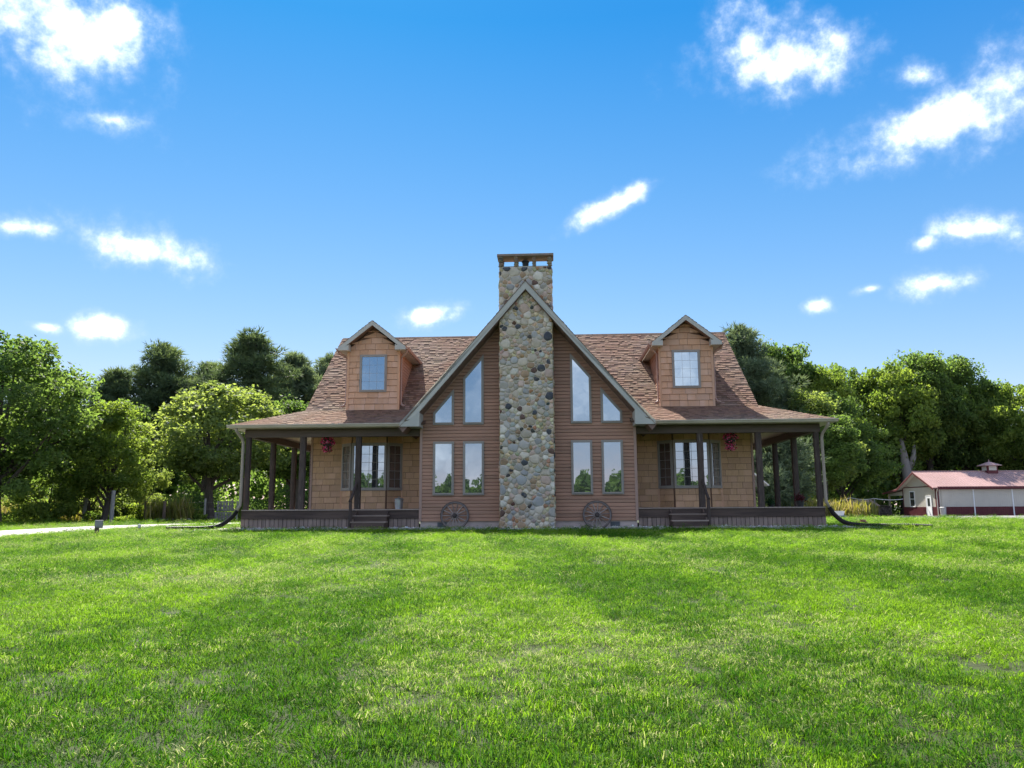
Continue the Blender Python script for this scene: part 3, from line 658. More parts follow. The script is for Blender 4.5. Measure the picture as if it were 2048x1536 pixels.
        mb.solid(vs, fs); return mb.build('porch_post', M_post, house, loc=(x, y, 0))
    for i, x in enumerate((5.535, 7.385)): post(s*x, 0.11, 0.20, 60+i*3+s)
    post(s*(W-0.10), 0.11, 0.17, 70+s, False)
    for i, y in enumerate((2.42, 4.72, 7.0, 9.3)): post(s*(W-0.10), y, 0.19, 80+i*2+s, False)
    # ---- porch roof: front slope with a hip, side slope
    hip0, hip1 = (XR, PD, ZB), (XG, -OV, ZG)
    mb = MB(); tt = 0.05
    inner = 3.3
    mb.solid([(s*inner, -OV, ZG), (s*XG, -OV, ZG), (s*XR, PD+0.05, ZB), (s*inner, PD+0.05, ZB), (s*inner, -OV, ZG-tt), (s*XG, -OV, ZG-tt), (s*XR, PD+0.05, ZB-tt), (s*inner, PD+0.05, ZB-tt)], [(0, 1, 2, 3), (7, 6, 5, 4), (0, 4, 5, 1), (3, 2, 6, 7)])
    mb.solid([(s*XG, -OV, ZG), (s*XG, YBK+OV, ZG), (s*XR, YBK, ZB), (s*XR, PD, ZB), (s*XG, -OV, ZG-tt), (s*XG, YBK+OV, ZG-tt), (s*XR, YBK, ZB-tt), (s*XR, PD, ZB-tt)], [(0, 1, 2, 3), (7, 6, 5, 4), (0, 4, 5, 1), (1, 5, 6, 2)])
    pr = mb.build('porch_roof', M_lapback, house)
    vf = Vector((0, PD+OV, ZB-ZG)); Lf = vf.length; vs_ = Vector((-s*(XG-XR), 0, ZB-ZG)); Ls = vs_.length
    shingles('shingle_courses', (s*inner, -OV-0.02, ZG+0.004), (s, 0, 0), vf, Vector((0, -(ZB-ZG), PD+OV)), Lf, lambda d: 0.0, lambda d: (XG-inner)-(XG-XR)*min(1, d/Lf), pr, exp=0.15, seed=90+s)
    shingles('shingle_courses', (s*XG, -OV, ZG+0.004), (0, 1, 0), vs_, Vector((s*(ZB-ZG), 0, XG-XR)), Ls, lambda d: (PD+OV)*min(1, d/Ls), lambda d: YBK+2*OV, pr, exp=0.15, seed=95+s)
    mb = MB(); h0, h1 = Vector((s*XG, -OV, ZG+0.012)), Vector((s*XR, PD, ZB+0.012)); nh = 15
    sd = Vector((h1-h0)).cross(Vector((0, 0, 1))).normalized()*0.12
    for k in range(nh):
        a = h0+(h1-h0)*(k/nh); b = h0+(h1-h0)*((k+1.15)/nh); dn = Vector((0, 0, 0.035)); up = Vector((0, 0, 0.016))
        mb.solid([a+up, b, a+sd-dn+up, b+sd-dn, a-sd-dn+up, b-sd-dn], [(0, 1, 3, 2), (1, 0, 4, 5), (0, 2, 4)], random.uniform(0.8, 1.15))
    mb.build('hip_cap', M_roof, pr, fix=False)
    # porch ceiling
    mb = MB(); mb.box((s*(A+0.02), 0.21, 3.30), (s*(W+0.0), PD, 3.32)); mb.box((s*WX, PD+0.003, 3.30), (s*(W+0.0), YBK, 3.32)); mb.build('porch_ceiling', M_ceil, house)
    mb = MB(); mb.box((s*(A+0.02), -OV+0.01, 3.302), (s*XG, 0.205, 3.315)); mb.box((s*(W+0.02), 0.207, 3.302), (s*(XG-0.02), YBK, 3.315)); mb.build('eave_soffit', M_gutter, house)
    # gutter with an ogee lip
    g = [(0.0, 0.0), (-0.075, 0.005), (-0.095, 0.05), (-0.115, 0.075), (-0.115, 0.10), (-0.10, 0.10), (-0.09, 0.07), (0.0, 0.02)]
    mb = MB(); mb.prism([(-OV+a, 3.305+b) for a, b in g], (s*3.95, s*(XG+0.08)), 'x'); mb.box((s*4.0, -OV, 3.29), (s*XG, -OV+0.02, 3.43))
    mb.prism([(s*(XG-0.0)-s*a, 3.305+b) for a, b in g], (-OV-0.03, YBK), 'y'); gt = mb.build('gutter', M_gutter, house)
    # downspout
    xd = s*(W+0.02); mb = MB()
    mb.tube([(s*(W+0.14), -OV+0.0, 3.31), (s*(W+0.14), -OV+0.01, 3.22), (s*(W+0.10), -OV+0.12, 3.12), (xd+s*0.02, -0.12, 2.98), (xd, -0.07, 2.85), (xd, -0.07, 1.05), (xd+s*0.0, -0.08, 0.84), (xd+s*0.10, -0.10, 0.62)], 0.048, 10)
    mb.build('downspout', mat('taupe_downspout', (0.33, 0.27, 0.215), (0.38, 0.315, 0.25), scale=3, rough=0.45), gt, smooth=True)
    # ---- steps
    x0, x1 = 4.46, 5.56
    st = MB(); st.box((s*x0, -0.02, 0.54), (s*x1, 0.0, ZT-0.036))
    steps = MB()
    for xx in (x0+0.02, x1-0.06): steps.prism([(0.0, 0.0), (0.0, ZT-0.05), (-0.02, ZT-0.05), (-0.30, 0.46), (-0.31, 0.27), (-0.60, 0.27), (-0.61, 0.08), (-0.90, 0.08), (-0.90, 0.0)], (s*xx, s*(xx+0.04)), 'x')
    so = steps.build('porch_steps', M_deckrim, house)
    M_tread = mat('step_tread', (0.30, 0.23, 0.19), (0.38, 0.295, 0.245), scale=4, rough=0.75, stretch=(0.5, 5, 5), rnd=0.1, c3=(0.22, 0.165, 0.135))
    for k, (ya, yb, z) in enumerate(((-0.33, 0.0, 0.49), (-0.63, -0.30, 0.295), (-0.95, -0.60, 0.10))):
        e = 0.0 if k < 2 else 0.12
        mb = MB(); mb.box((s*(x0-0.01), ya, z-0.038), (s*(x1+0.01+e), yb, z)); mb.build('step_tread', M_tread, so)
        mb = MB(); mb.box((s*(x0+0.03), yb-0.022, z-0.001), (s*(x1-0.03), yb-0.002, z+0.16)); mb.build('step_riser', M_deckrim, so)
    mb = MB(); mb.tube([(s*5.60, -0.52, 0.0), (s*5.60, -0.52, 0.94)], [0.058, 0.05], 8); mb.build('rail_post', M_post, so)
    mb = MB(); mb.tube([(s*5.61, -0.56, 0.92), (s*5.585, -0.3, 1.16), (s*5.56, 0.02, 1.54)], [0.05, 0.046, 0.05], 8); mb.build('handrail', M_post, so)

# ---- dormers
for s in (-1, 1):
    cx = s*5.50; HWD = 0.933
    d = MB(); z0, ze = 4.12, 6.32
    ytop = PD+(ze-ZB)/SM
    for e in (-1, 1):                           # cheeks
        d.prism([(PD, z0-0.05), (PD, ze), (ytop+0.3, ze), (ytop, ze-0.25)], (cx+e*(HWD-0.12), cx+e*(HWD-0.02)), 'x')
    pk = 7.10
    d.prism([(cx-HWD+0.02, z0), (cx+HWD-0.02, z0), (cx+HWD-0.02, ze), (cx, pk), (cx-HWD+0.02, ze)], (PD, PD+0.15))
    dm = d.build('dormer', M_shakeback, house); dm['label'] = 'left dormer with tan shakes' if s < 0 else 'right dormer with tan shakes'
    fd = lambda a, o, z: (cx+a, PD-o, z)
    shake_rows(-HWD+0.06, HWD-0.06, z0, 7.1, fd, dm, M_shaked, 110+s, row=0.217, mean=0.36, holes=((-0.47, 0.47, 4.78, 6.10),), top=lambda a: 7.05-0.775*abs(a))
    for e in (-1, 1):
        mb = MB(); mb.box((cx+e*(HWD-0.065), PD-0.034, z0), (cx+e*(HWD+0.012), PD+0.06, 6.35)); mb.build('corner_trim', M_shaked, dm)
        mb = MB(); z = z0
        while z < 6.2:
            ye = PD+(z+EXP-ZB)/SM; xx = cx+e*(HWD-0.02)
            mb.solid([(xx, PD+0.06, z), (xx+e*0.02, PD+0.06, z), (xx+e*0.004, PD+0.06, z+EXP), (xx, PD+0.06, z+EXP), (xx, ye+0.05, z), (xx+e*0.02, ye+0.05, z), (xx+e*0.004, ye+0.05, z+EXP), (xx, ye+0.05, z+EXP)], [(0, 1, 2, 3), (1, 5, 6, 2), (0, 4, 5, 1)]); z += EXP
        mb.build('cheek_siding', M_lap, dm)
    P = ccw([(cx-0.485, 4.765), (cx+0.485, 4.765), (cx+0.485, 6.11), (cx-0.485, 6.11)])
    Q1 = poly_inset(P, 0.04); Q2 = poly_inset(P, 0.08); mb = MB(); ring(mb, P, Q1, PD-0.05, PD); ring(mb, Q1, Q2, PD-0.066, PD); mb.build('window_frame', M_wframe, dm)
    mb = MB(); mb.face([(a, PD-0.034, b) for a, b in Q2]); mb.build('pane', GLASS, dm)
    mb = MB()
    for k in (1, 2): x = cx-0.405+0.81*k/3; mb.box((x-0.0025, PD-0.039, 4.845), (x+0.0025, PD-0.035, 6.03))
    for k in (1, 2, 3): z = 4.845+1.185*k/4; mb.box((cx-0.405, PD-0.0395, z-0.0025), (cx+0.405, PD-0.0355, z+0.0025))
    mb.build('muntin_grid', M_wframe, dm)
    # roof of the dormer
    DP, DE, DX = 7.29, 6.345, 1.20; yf = PD-0.34; DS = (DP-DE)/DX
    mb = MB(); yb = PD+(DP-ZB)/SM+0.2; ybe = PD+(DE-ZB)/SM+0.1
    for e in (-1, 1):
        mb.solid([(cx, yf+0.02, DP-0.015), (cx+e*DX, yf+0.02, DE-0.015), (cx+e*(DX-0.02), yf+0.02, DE-0.12), (cx, yf+0.02, DP-0.17), (cx, yb, DP-0.015), (cx+e*DX, ybe, DE-0.015), (cx+e*(DX-0.02), ybe, DE-0.12), (cx, yb, DP-0.17)], [(0, 1, 2, 3), (4, 7, 6, 5), (0, 4, 5, 1), (3, 2, 6, 7), (1, 5, 6, 2)])
    mb.build('dormer_roof', M_soffit, dm)
    for e in (-1, 1):
        L = math.hypot(DX, DP-DE); v = Vector((-e*DX, 0, DP-DE)).normalized()
        shingles('dormer_shingles', (cx+e*DX, yf-0.02, DE-0.006), (0, 1, 0), v, Vector((e*DS, 0, 1)), L, lambda q: 0.0, lambda q: (ybe-yf)+(yb-ybe)*q/L, dm, exp=0.15, seed=130+s+e*2)
        mb = MB(); mb.prism([(cx, DP-0.012), (cx+e*DX, DE-0.012), (cx+e*DX, DE-0.10), (cx+e*(DX-0.1), DE-0.10), (cx, DP-0.175)], (yf-0.012, yf+0.02)); mb.build('fascia_board', M_fascia, dm)
        mb = MB(); mb.prism([(cx+e*DX, DE-0.125), (cx+e*(HWD-0.11), DE-0.125), (cx+e*(HWD-0.11), DE+0.06), (cx+e*(DX-0.02), DE-0.02)], (yf-0.022, yf+0.03)); mb.box((cx+e*(HWD-0.11), yf+0.03, DE-0.12), (cx+e*(HWD-0.09), PD-0.02, DE+0.1)); mb.box((cx+e*(HWD-0.088), yf+0.032, DE-0.118), (cx+e*(DX-0.01), ybe, DE-0.10)); mb.build('eave_return', M_fascia, dm)
        mb = MB(); gx = cx+e*(DX+0.005)
        mb.prism([(gx+e*a, DE-0.115+b) for a, b in ((0, 0), (0.06, 0.003), (0.085, 0.05), (0.095, 0.085), (0.08, 0.085), (0.0, 0.03))], (yf-0.01, ybe)); mb.build('dormer_gutter', M_trim, dm)
        xx = cx+e*(HWD+0.05)
        mb = MB(); mb.tube([(cx+e*(DX+0.04), yf+0.14, DE-0.11), (cx+e*(DX+0.02), yf+0.18, DE-0.2), (xx+e*0.02, PD+0.07, DE-0.32), (xx, PD+0.10, DE-0.45), (xx, PD+0.10, 4.42), (xx+e*0.05, PD+0.02, 4.30), (xx+e*0.14, PD-0.06, 4.26)], 0.032, 8); mb.build('dormer_downspout', M_trim, dm, smooth=True)

# ================================================================= THINGS ROUND THE HOUSE
# ---- wagon wheels leaning on the wall
M_wheel = mat('weathered_wheel_wood', (0.3, 0.25, 0.225), (0.42, 0.36, 0.33), scale=8, rough=0.8, bump=0.3, c3=(0.2, 0.16, 0.14))
M_tyre = mat('wheel_iron', (0.045, 0.035, 0.032), (0.08, 0.06, 0.052), scale=8, rough=0.7)
M_rim = mat('wheel_rim_wood', (0.12, 0.095, 0.085), (0.20, 0.165, 0.15), scale=8, rough=0.8, bump=0.3)
def wagon_wheel(x, label, nsp, spin):
    rr_ = 0.463; w = empty('wagon_wheel', to_world(x, -0.21, 0.012), HYAW, label, 'wagon wheel', 'wagon wheels leaning on the siding')
    tilt = Matrix.Translation((0, 0, 0)) @ Matrix.Rotation(R(-13), 4, 'X')       # leans back to the wall
    def tr(mb): mb.v = [tuple(tilt @ Vector(p)) for p in mb.v]; return mb
    n = 40
    def ring_mesh(r0, r1, h):
        mb = MB()
        for j in range(n):
            a0, a1 = 2*math.pi*j/n, 2*math.pi*(j+1)/n
            P = lambda r, a, y: (r*math.cos(a), y, rr_+r*math.sin(a))
            mb.face([P(r0, a0, -h), P(r1, a0, -h), P(r1, a1, -h), P(r0, a1, -h)]); mb.face([P(r0, a1, h), P(r1, a1, h), P(r1, a0, h), P(r0, a0, h)])
            mb.face([P(r1, a0, -h), P(r1, a0, h), P(r1, a1, h), P(r1, a1, -h)]); mb.face([P(r0, a1, -h), P(r0, a1, h), P(r0, a0, h), P(r0, a0, -h)])
        return mb
    tr(ring_mesh(0.395, 0.447, 0.022)).build('rim', M_rim, w, fix=False); tr(ring_mesh(0.4475, 0.463, 0.026)).build('tyre', M_tyre, w, fix=False)
    mb = MB(); prof = [(0.062, -0.10), (0.072, -0.05), (0.078, 0.0), (0.072, 0.05), (0.062, 0.09)]
    mb.tube([(0, -0.10, rr_), (0, -0.05, rr_), (0, 0, rr_), (0, 0.05, rr_), (0, 0.09, rr_)], [p[0] for p in prof], 14); tr(mb); hub = mb.build('hub', M_tyre, w)
    for k in range(nsp):
        a = spin+2*math.pi*k/nsp; mb = MB(); c, s_ = math.cos(a), math.sin(a)
        mb.tube([(0.06*c, 0, rr_+0.06*s_), (0.2*c, 0, rr_+0.2*s_), (0.40*c, 0, rr_+0.40*s_)], [0.018, 0.016, 0.013], 6); tr(mb).build('spoke', M_wheel, w)
wagon_wheel(-2.335, 'grey wooden wagon wheel leaning on the siding left of the stone chimney', 14, 0.0)
wagon_wheel(2.19, 'grey wooden wagon wheel leaning on the siding right of the stone chimney', 14, 0.12)

# ---- hanging baskets
M_flow = [leaf_mat('petunia_%d' % i, c, c2, trans=0.3, tcol=(1.3, 0.8, 0.9), wscale=6) for i, (c, c2) in enumerate((((0.80, 0.04, 0.16), (0.90, 0.10, 0.30)), ((0.88, 0.28, 0.42), (0.92, 0.45, 0.56))))]
M_bleaf = leaf_mat('basket_leaf', (0.02, 0.055, 0.025), (0.04, 0.10, 0.04), trans=0.25, wscale=6)
def scatter_quads(C, size, rr, flat=0.0):
    """C (n,3) centres -> small randomly turned quads"""
    n = len(C); a = rr.normal(size=(n, 3)); a /= np.linalg.norm(a, axis=1)[:, None]; b = rr.normal(size=(n, 3)); b -= (b*a).sum(1)[:, None]*a; b /= np.linalg.norm(b, axis=1)[:, None]
    if flat: a[:, 2] *= (1-flat); b[:, 2] *= (1-flat)
    s = (size*rr.uniform(0.7, 1.3, n))[:, None] if np.isscalar(size) else size[:, None]
    V = np.stack([C-a*s*0.5, C+b*s*0.36, C+a*s*0.5, C-b*s*0.36], 1).reshape(-1, 3); return V, np.arange(4*n).reshape(n, 4)
def hanging_basket(lx, ly, z0, z1, label, seed, drop):
    rr = np.random.default_rng(seed); h = z1-z0
    b = empty('hanging_basket', to_world(lx, ly, z0), HYAW, label, 'hanging basket', 'hanging baskets of petunias under the porch beams')
    mb = MB(); mb.lathe([(0.09, h*0.42), (0.15, h*0.5), (0.165, h*0.66), (0.15, h*0.66), (0.08, h*0.46)], 16); mb.build('pot', mat('basket_pot', (0.05, 0.035, 0.03), rough=0.8), b, smooth=True)
    mb = MB()
    for k in range(3): a = k*2.1; mb.tube([(0.15*math.cos(a), 0.15*math.sin(a), h*0.64), (0, 0, h+0.24)], 0.004, 5)
    mb.tube([(0, 0, h+0.23), (0, 0, 3.30-z0)], 0.005, 5); mb.build('hanger', M_black, b)
    n = 900; u = rr.normal(size=(n, 3)); u /= np.linalg.norm(u, axis=1)[:, None]; q = rr.uniform(0.45, 1.12, n)**0.7
    C = u*q[:, None]*np.array((0.25, 0.23, 0.20))+np.array((0, 0, h*0.70)); low = C[:, 2] < h*0.6
    C[low, 2] -= rr.uniform(0, drop, low.sum())*0.9; C[low, :2] *= 0.82; C[:, 2] = np.maximum(C[:, 2], 0.0)
    lv = rr.random(n) < 0.4
    V, F = scatter_quads(C[lv]*np.array((0.93, 0.93, 1)), 0.055, rr); link('foliage', np_mesh('foliage', V, F, rr.uniform(0, 1, (len(V), 1))), M_bleaf, b)
    rest_ = C[~lv]; half = rr.random(len(rest_)) < 0.75
    for m_, P in ((M_flow[0], rest_[half]), (M_flow[1], rest_[~half])):
        V, F = scatter_quads(P, 0.055, rr); link('blossoms', np_mesh('blossoms', V, F, rr.uniform(0, 1, (len(V), 1))), m_, b)
hanging_basket(-6.69, 0.5, 2.52, 3.03, 'pink and red petunia basket hanging above the left porch wall', 3, 0.16)
hanging_basket(6.60, 0.5, 2.49, 3.07, 'crimson trailing petunia basket hanging above the right porch wall', 4, 0.30)

# ---- galvanised pail on the porch
p = empty('pail', to_world(-4.35, 1.0, ZT), HYAW, 'galvanised metal bin with lid on the left porch floor', 'bin')
M_galv = mat('galvanised_steel', (0.42, 0.44, 0.46), (0.55, 0.57, 0.60), scale=9, rough=0.38, metallic=0.75, c3=(0.32, 0.34, 0.36))
mb = MB(); prof = [(0.118, 0.0), (0.122, 0.012), (0.120, 0.02), (0.138, 0.30), (0.145, 0.31), (0.145, 0.325), (0.0, 0.325)]; mb.lathe(prof, 28); mb.build('body', M_galv, p, smooth=False)
mb = MB()
for k in range(18): a = 2*math.pi*k/18; mb.tube([(0.1235*math.cos(a), 0.1235*math.sin(a), 0.06), (0.134*math.cos(a), 0.134*math.sin(a), 0.24)], 0.006, 5)
mb.build('rib', M_galv, p)
mb = MB(); mb.lathe([(0.150, 0.318), (0.152, 0.335), (0.13, 0.352), (0.05, 0.372), (0.0, 0.375)], 28); mb.tube([(-0.035, 0, 0.37), (-0.03, 0, 0.398), (0.03, 0, 0.398), (0.035, 0, 0.37)], 0.006, 6); mb.build('lid', M_galv, p)
mb = MB()
for s in (-1, 1): mb.tube([(s*0.132, -0.04, 0.25), (s*0.155, -0.03, 0.235), (s*0.155, 0.03, 0.235), (s*0.132, 0.04, 0.25)], 0.005, 6)
mb.build('handle', M_galv, p)

# ---- planter on the right side porch
def planter(lx, ly, label, r0, hh, seed, mleaf, spread):
    rr = np.random.default_rng(seed); q = empty('planter', to_world(lx, ly, ZT), HYAW, label, 'planter')
    mb = MB(); mb.lathe([(r0*0.75, 0), (r0, hh*0.9), (r0*1.1, hh*0.9), (r0*1.1, hh), (r0*0.9, hh), (r0*0.85, hh*0.85), (0, hh*0.85)], 18); mb.build('pot', mat('dark_pot', (0.03, 0.035, 0.03), (0.05, 0.05, 0.045), rough=0.6), q, smooth=False)
    C = rr.normal(size=(220, 3))*np.array((spread, spread, spread*0.9))+np.array((0, 0, hh+spread)); C[:, 2] = np.maximum(C[:, 2], hh*0.9)
    V, F = scatter_quads(C, 0.07, rr); link('foliage', np_mesh('foliage', V, F, rr.uniform(0, 1, (len(V), 1))), mleaf, q)
M_purple = leaf_mat('burgundy_leaf', (0.05, 0.015, 0.02), (0.14, 0.03, 0.04), trans=0.3, wscale=5)
planter(8.98, 1.35, 'dark pot with burgundy leaves on the right porch beside the corner post', 0.12, 0.20, 5, M_purple, 0.075)
planter(8.75, 4.0, 'small low planter far back on the right side porch', 0.10, 0.10, 6, M_bleaf, 0.05)

# ---- corrugated drain pipes from the downspouts
M_pipe = mat('black_drain_pipe', (0.007, 0.007, 0.007), (0.013, 0.012, 0.011), scale=8, rough=0.6, spec=0.2, c3=(0.025, 0.018, 0.015), c3scale=1.5)
def drain(path, label, r=0.072):
    P = [Vector(p) for p in path]; pts = []
    for i in range(len(P)-1):
        p0, p1, p2, p3 = P[max(i-1, 0)], P[i], P[i+1], P[min(i+2, len(P)-1)]; n = max(3, int((p2-p1).length/0.025))
        for k in range(n): t = k/n; pts.append(0.5*((2*p1)+(p2-p0)*t+(2*p0-5*p1+4*p2-p3)*t*t+(3*p1-p0-3*p2+p3)*t**3))
    pts.append(P[-1]); mb = MB(); mb.tube(pts, [r*(1.0 if k % 2 else 0.9) for k in range(len(pts))], 10)
    tag(mb.build('drain_pipe', M_pipe, None), label, 'drain pipe', 'black drain pipes curving out from the porch corners')
def hw(x, y, z): return to_world(x, y, z)
drain([hw(-W-0.10, -0.10, 0.66), hw(-W-0.28, -0.14, 0.42), hw(-W-0.62, -0.20, 0.18), hw(-W-1.1, -0.26, 0.11), hw(-W-1.7, -0.30, 0.105), hw(-W-2.25, -0.42, 0.10)], 'black drain pipe running left over the grass from the left porch corner')
drain([hw(W+0.10, -0.10, 0.66), hw(W+0.24, -0.14, 0.42), hw(W+0.50, -0.20, 0.20), hw(W+0.95, -0.30, 0.11), hw(W+1.5, -0.5, 0.10), hw(W+2.1, -0.85, 0.10), hw(W+2.65, -1.25, 0.085)], 'black drain pipe running right over the grass from the right porch corner')

# ---- gravel strip and a few larger stones
rr = np.random.default_rng(12)
def pebbles(C, S, rr, tints):
    n = len(C); base = np.array([(1, 0, 0), (0.3, 0.95, 0), (-0.8, 0.55, 0), (-0.8, -0.6, 0), (0.3, -0.95, 0), (0.05, 0.0, 0.75)]); V = np.zeros((n, 6, 3)); a = rr.uniform(0, 6.28, n)
    ca, sa = np.cos(a), np.sin(a); jit = rr.uniform(0.75, 1.25, (n, 6, 3)); B = base[None]*jit
    V[:, :, 0] = (B[:, :, 0]*ca[:, None]-B[:, :, 1]*sa[:, None])*S[:, None]; V[:, :, 1] = (B[:, :, 0]*sa[:, None]+B[:, :, 1]*ca[:, None])*S[:, None]*0.8; V[:, :, 2] = B[:, :, 2]*S[:, None]
    V += C[:, None]; F = np.array([(0, 1, 5), (1, 2, 5), (2, 3, 5), (3, 4, 5), (4, 0, 5)]); F = (F[None]+6*np.arange(n)[:, None, None]).reshape(-1, 3)
    return V.reshape(-1, 3), F, np.repeat(tints, 6, 0)
M_grav = mat('pale_gravel', (0.50, 0.48, 0.46), (0.60, 0.57, 0.54), scale=12, rough=0.9, tint=True)
n = 5200; lx = rr.uniform(-W-0.35, W+0.35, n); ly = -rr.uniform(0.0, 0.32, n)*(1+0.25*np.sin(lx*1.7)); cen = np.abs(lx) < 0.9; ly[cen] -= 0.62
ext = 900; ex = np.concatenate([-W-rr.uniform(0.2, 1.9, ext), W+rr.uniform(0.2, 1.5, ext)]); ey = np.concatenate([-rr.uniform(-0.5, 0.45, ext), -rr.uniform(-0.4, 0.6, ext)])
lx = np.concatenate([lx, ex]); ly = np.concatenate([ly, ey]); n = len(lx); S = rr.choice((0.022, 0.03, 0.042, 0.06), n, p=(0.35, 0.35, 0.22, 0.08))*rr.uniform(0.8, 1.2, n)
C = np.array([to_world(a, b, 0.012+0.10*max(0, 1-abs(b+0.14)/0.26)*q if abs(a) < W+0.3 and abs(a) > 0.95 else to_world(a, b, 0.012+0.05*q)[2]) for a, b, q in zip(lx, ly, rr.random(len(lx)))]); g = rr.uniform(0.55, 1.25, (n, 1)); tints = np.clip(g*np.array((1.0, 0.98, 0.96))*rr.uniform(0.93, 1.05, (n, 3)), 0.2, 1.4)
V, F, T = pebbles(C, S, rr, tints); tag(link('gravel_strip', np_mesh('gravel_strip', V, F, T), M_grav), 'pale gravel along the foot of the house', 'gravel', kind='stuff')
def boulder(lx, ly, sx, sy, sz, seed, label):
    r = random.Random(seed); mb = MB(); nu, nv = 10, 6; vs = []
    for j in range(nv+1):
        for i in range(nu):
            t = math.pi*j/nv; a = 2*math.pi*i/nu; q = 1+r.uniform(-0.14, 0.14); vs.append((sx*q*math.sin(t)*math.cos(a), sy*q*math.sin(t)*math.sin(a), sz*q*math.cos(t)+sz*0.7))
    fs = [(j*nu+i, j*nu+(i+1) % nu, (j+1)*nu+(i+1) % nu, (j+1)*nu+i) for j in range(nv) for i in range(nu)]; mb.solid(vs, fs)
    o = mb.build('border_stone', mat('border_stone', (0.50, 0.48, 0.45), (0.60, 0.57, 0.53), scale=8, rough=0.9, bump=0.4, bscale=25), None, smooth=True, loc=to_world(lx, ly, 0)); tag(o, label, 'stone', 'large pale stones at the foot of the right porch')
boulder(4.30, -0.33, 0.17, 0.10, 0.05, 1, 'flat pale stone on the gravel just left of the right steps')
boulder(3.78, -0.30, 0.11, 0.08, 0.045, 2, 'small pale stone on the gravel nearest the chimney side of the right steps')
boulder(5.98, -0.36, 0.17, 0.10, 0.065, 3, 'rounded pale stone on the gravel just right of the right steps')

# ---- small posts in the lawn on the left
M_oldwood = mat('old_post_wood', (0.10, 0.07, 0.055), (0.17, 0.125, 0.10), scale=6, rough=0.85, stretch=(4, 4, 0.6), bump=0.4)
M_greybox = mat('grey_plastic', (0.2, 0.19, 0.18), (0.26, 0.25, 0.24), scale=4, rough=0.5)
o = empty('outlet_post', (-11.75, 22.3, 0), 0.35, 'short wooden post with a grey outlet box on the left lawn', 'post')
mb = MB(); mb.box((-0.055, -0.05, -0.05), (0.055, 0.05, 0.40)); mb.build('post', M_oldwood, o, bevel=0.006)
mb = MB(); mb.box((-0.05, -0.115, 0.20), (0.16, -0.052, 0.42)); bx_ = mb.build('outlet_box', M_greybox, o, bevel=0.01); mb = MB(); mb.box((-0.03, -0.128, 0.23), (0.14, -0.1155, 0.39)); mb.build('cover', M_greybox, bx_, bevel=0.004)
o = empty('marker_stake', (-12.4, 26.2, 0), 0.2, 'tiny wooden stake with a pale cap left of the drain pipe', 'stake')
mb = MB(); mb.box((-0.04, -0.04, -0.05), (0.04, 0.04, 0.12)); mb.build('stake', M_oldwood, o); mb = MB(); mb.lathe([(0.05, 0.12), (0.052, 0.2), (0.03, 0.23), (0, 0.235)], 12); mb.build('cap', mat('pale_cap', (0.6, 0.58, 0.54), rough=0.6), o)
# ---- brick stack behind the right pipe
o = empty('brick_stack', (13.1, 29.6, 0), 0.3, 'small low stack of old reddish bricks on the right lawn', 'bricks')
M_brick = mat('old_brick', (0.22, 0.10, 0.075), (0.30, 0.16, 0.12), scale=9, rough=0.9, rnd=0.3, bump=0.4)
b0 = MB(); b0.box((-0.10, -0.048, 0), (0.10, 0.048, 0.06)); bme = b0.mesh('brick'); bme.materials.append(M_brick)
for k, (x, y, z, r) in enumerate(((-.16, 0, 0, 1.5), (-.05, 0, 0, 1.6), (.06, 0, 0, 1.55), (.17, 0.01, 0, 1.5), (-.28, -.02, 0, .2), (-.02, 0, .062, .1), (.14, .02, .062, 1.5), (-.14, .01, .062, 1.6), (.05, 0, .124, .2))): link('brick', bme, None, o, (x, y, z), (0, 0, r))

# ---- tub beside the right corner
o = empty('tub', (19.3, 46.5, gz(46.5)), 0.2, 'white plastic tub on a grey base beyond the right porch corner', 'tub')
mb = MB(); mb.lathe([(0.22, 0.20), (0.27, 0.44), (0.285, 0.44), (0.285, 0.46), (0.25, 0.46), (0.2, 0.24), (0, 0.24)], 20); mb.build('basin', mat('white_plastic', (0.75, 0.76, 0.78), rough=0.4), o)
mb = MB(); mb.lathe([(0.30, 0), (0.31, 0.12), (0.26, 0.2), (0, 0.2)], 14, (0.1, 0, 0)); mb.build('base', mat('grey_base', (0.10, 0.11, 0.13), (0.14, 0.15, 0.17), rough=0.7), o)

# ================================================================= BARN
barn = empty('barn', (43.2, 80, gz(84)), 0, 'cream and maroon pole barn with cupola and pinkish metal roof', 'barn')
M_cream = mat('cream_steel', (0.52, 0.48, 0.42), (0.56, 0.52, 0.455), scale=1.5, rough=0.5)
M_maroon = mat('maroon_steel', (0.10, 0.022, 0.028), (0.125, 0.03, 0.035), scale=1.5, rough=0.5)
M_pinkroof = mat('faded_red_metal_roof', (0.36, 0.225, 0.205), (0.42, 0.265, 0.245), scale=0.8, rough=0.45, c3=(0.33, 0.21, 0.19))
M_white = mat('white_paint', (0.72, 0.73, 0.74), (0.78, 0.78, 0.78), scale=3, rough=0.5)
BL, BWd, BE, BRZ = 30.0, 6.8, 3.02, 4.60
def ribs(mb, p0, p1, z0, z1, nrm, step=0.23, t=0.018):
    p0, p1, nrm = Vector(p0), Vector(p1), Vector(nrm); L = (p1-p0).length; d = (p1-p0)/L; k = 0.08
    while k < L-0.05:
        a = p0+d*k; b = p0+d*(k+0.05); z1_ = z1(a) if callable(z1) else z1
        mb.solid([(a.x, a.y, z0), (b.x, b.y, z0), (b.x, b.y, z1_), (a.x, a.y, z1_), (a.x+nrm.x*t, a.y+nrm.y*t, z0), (b.x+nrm.x*t, b.y+nrm.y*t, z0), (b.x+nrm.x*t, b.y+nrm.y*t, z1_), (a.x+nrm.x*t, a.y+nrm.y*t, z1_)], [(4, 5, 6, 7), (0, 4, 7, 3), (1, 2, 6, 5)]); k += step
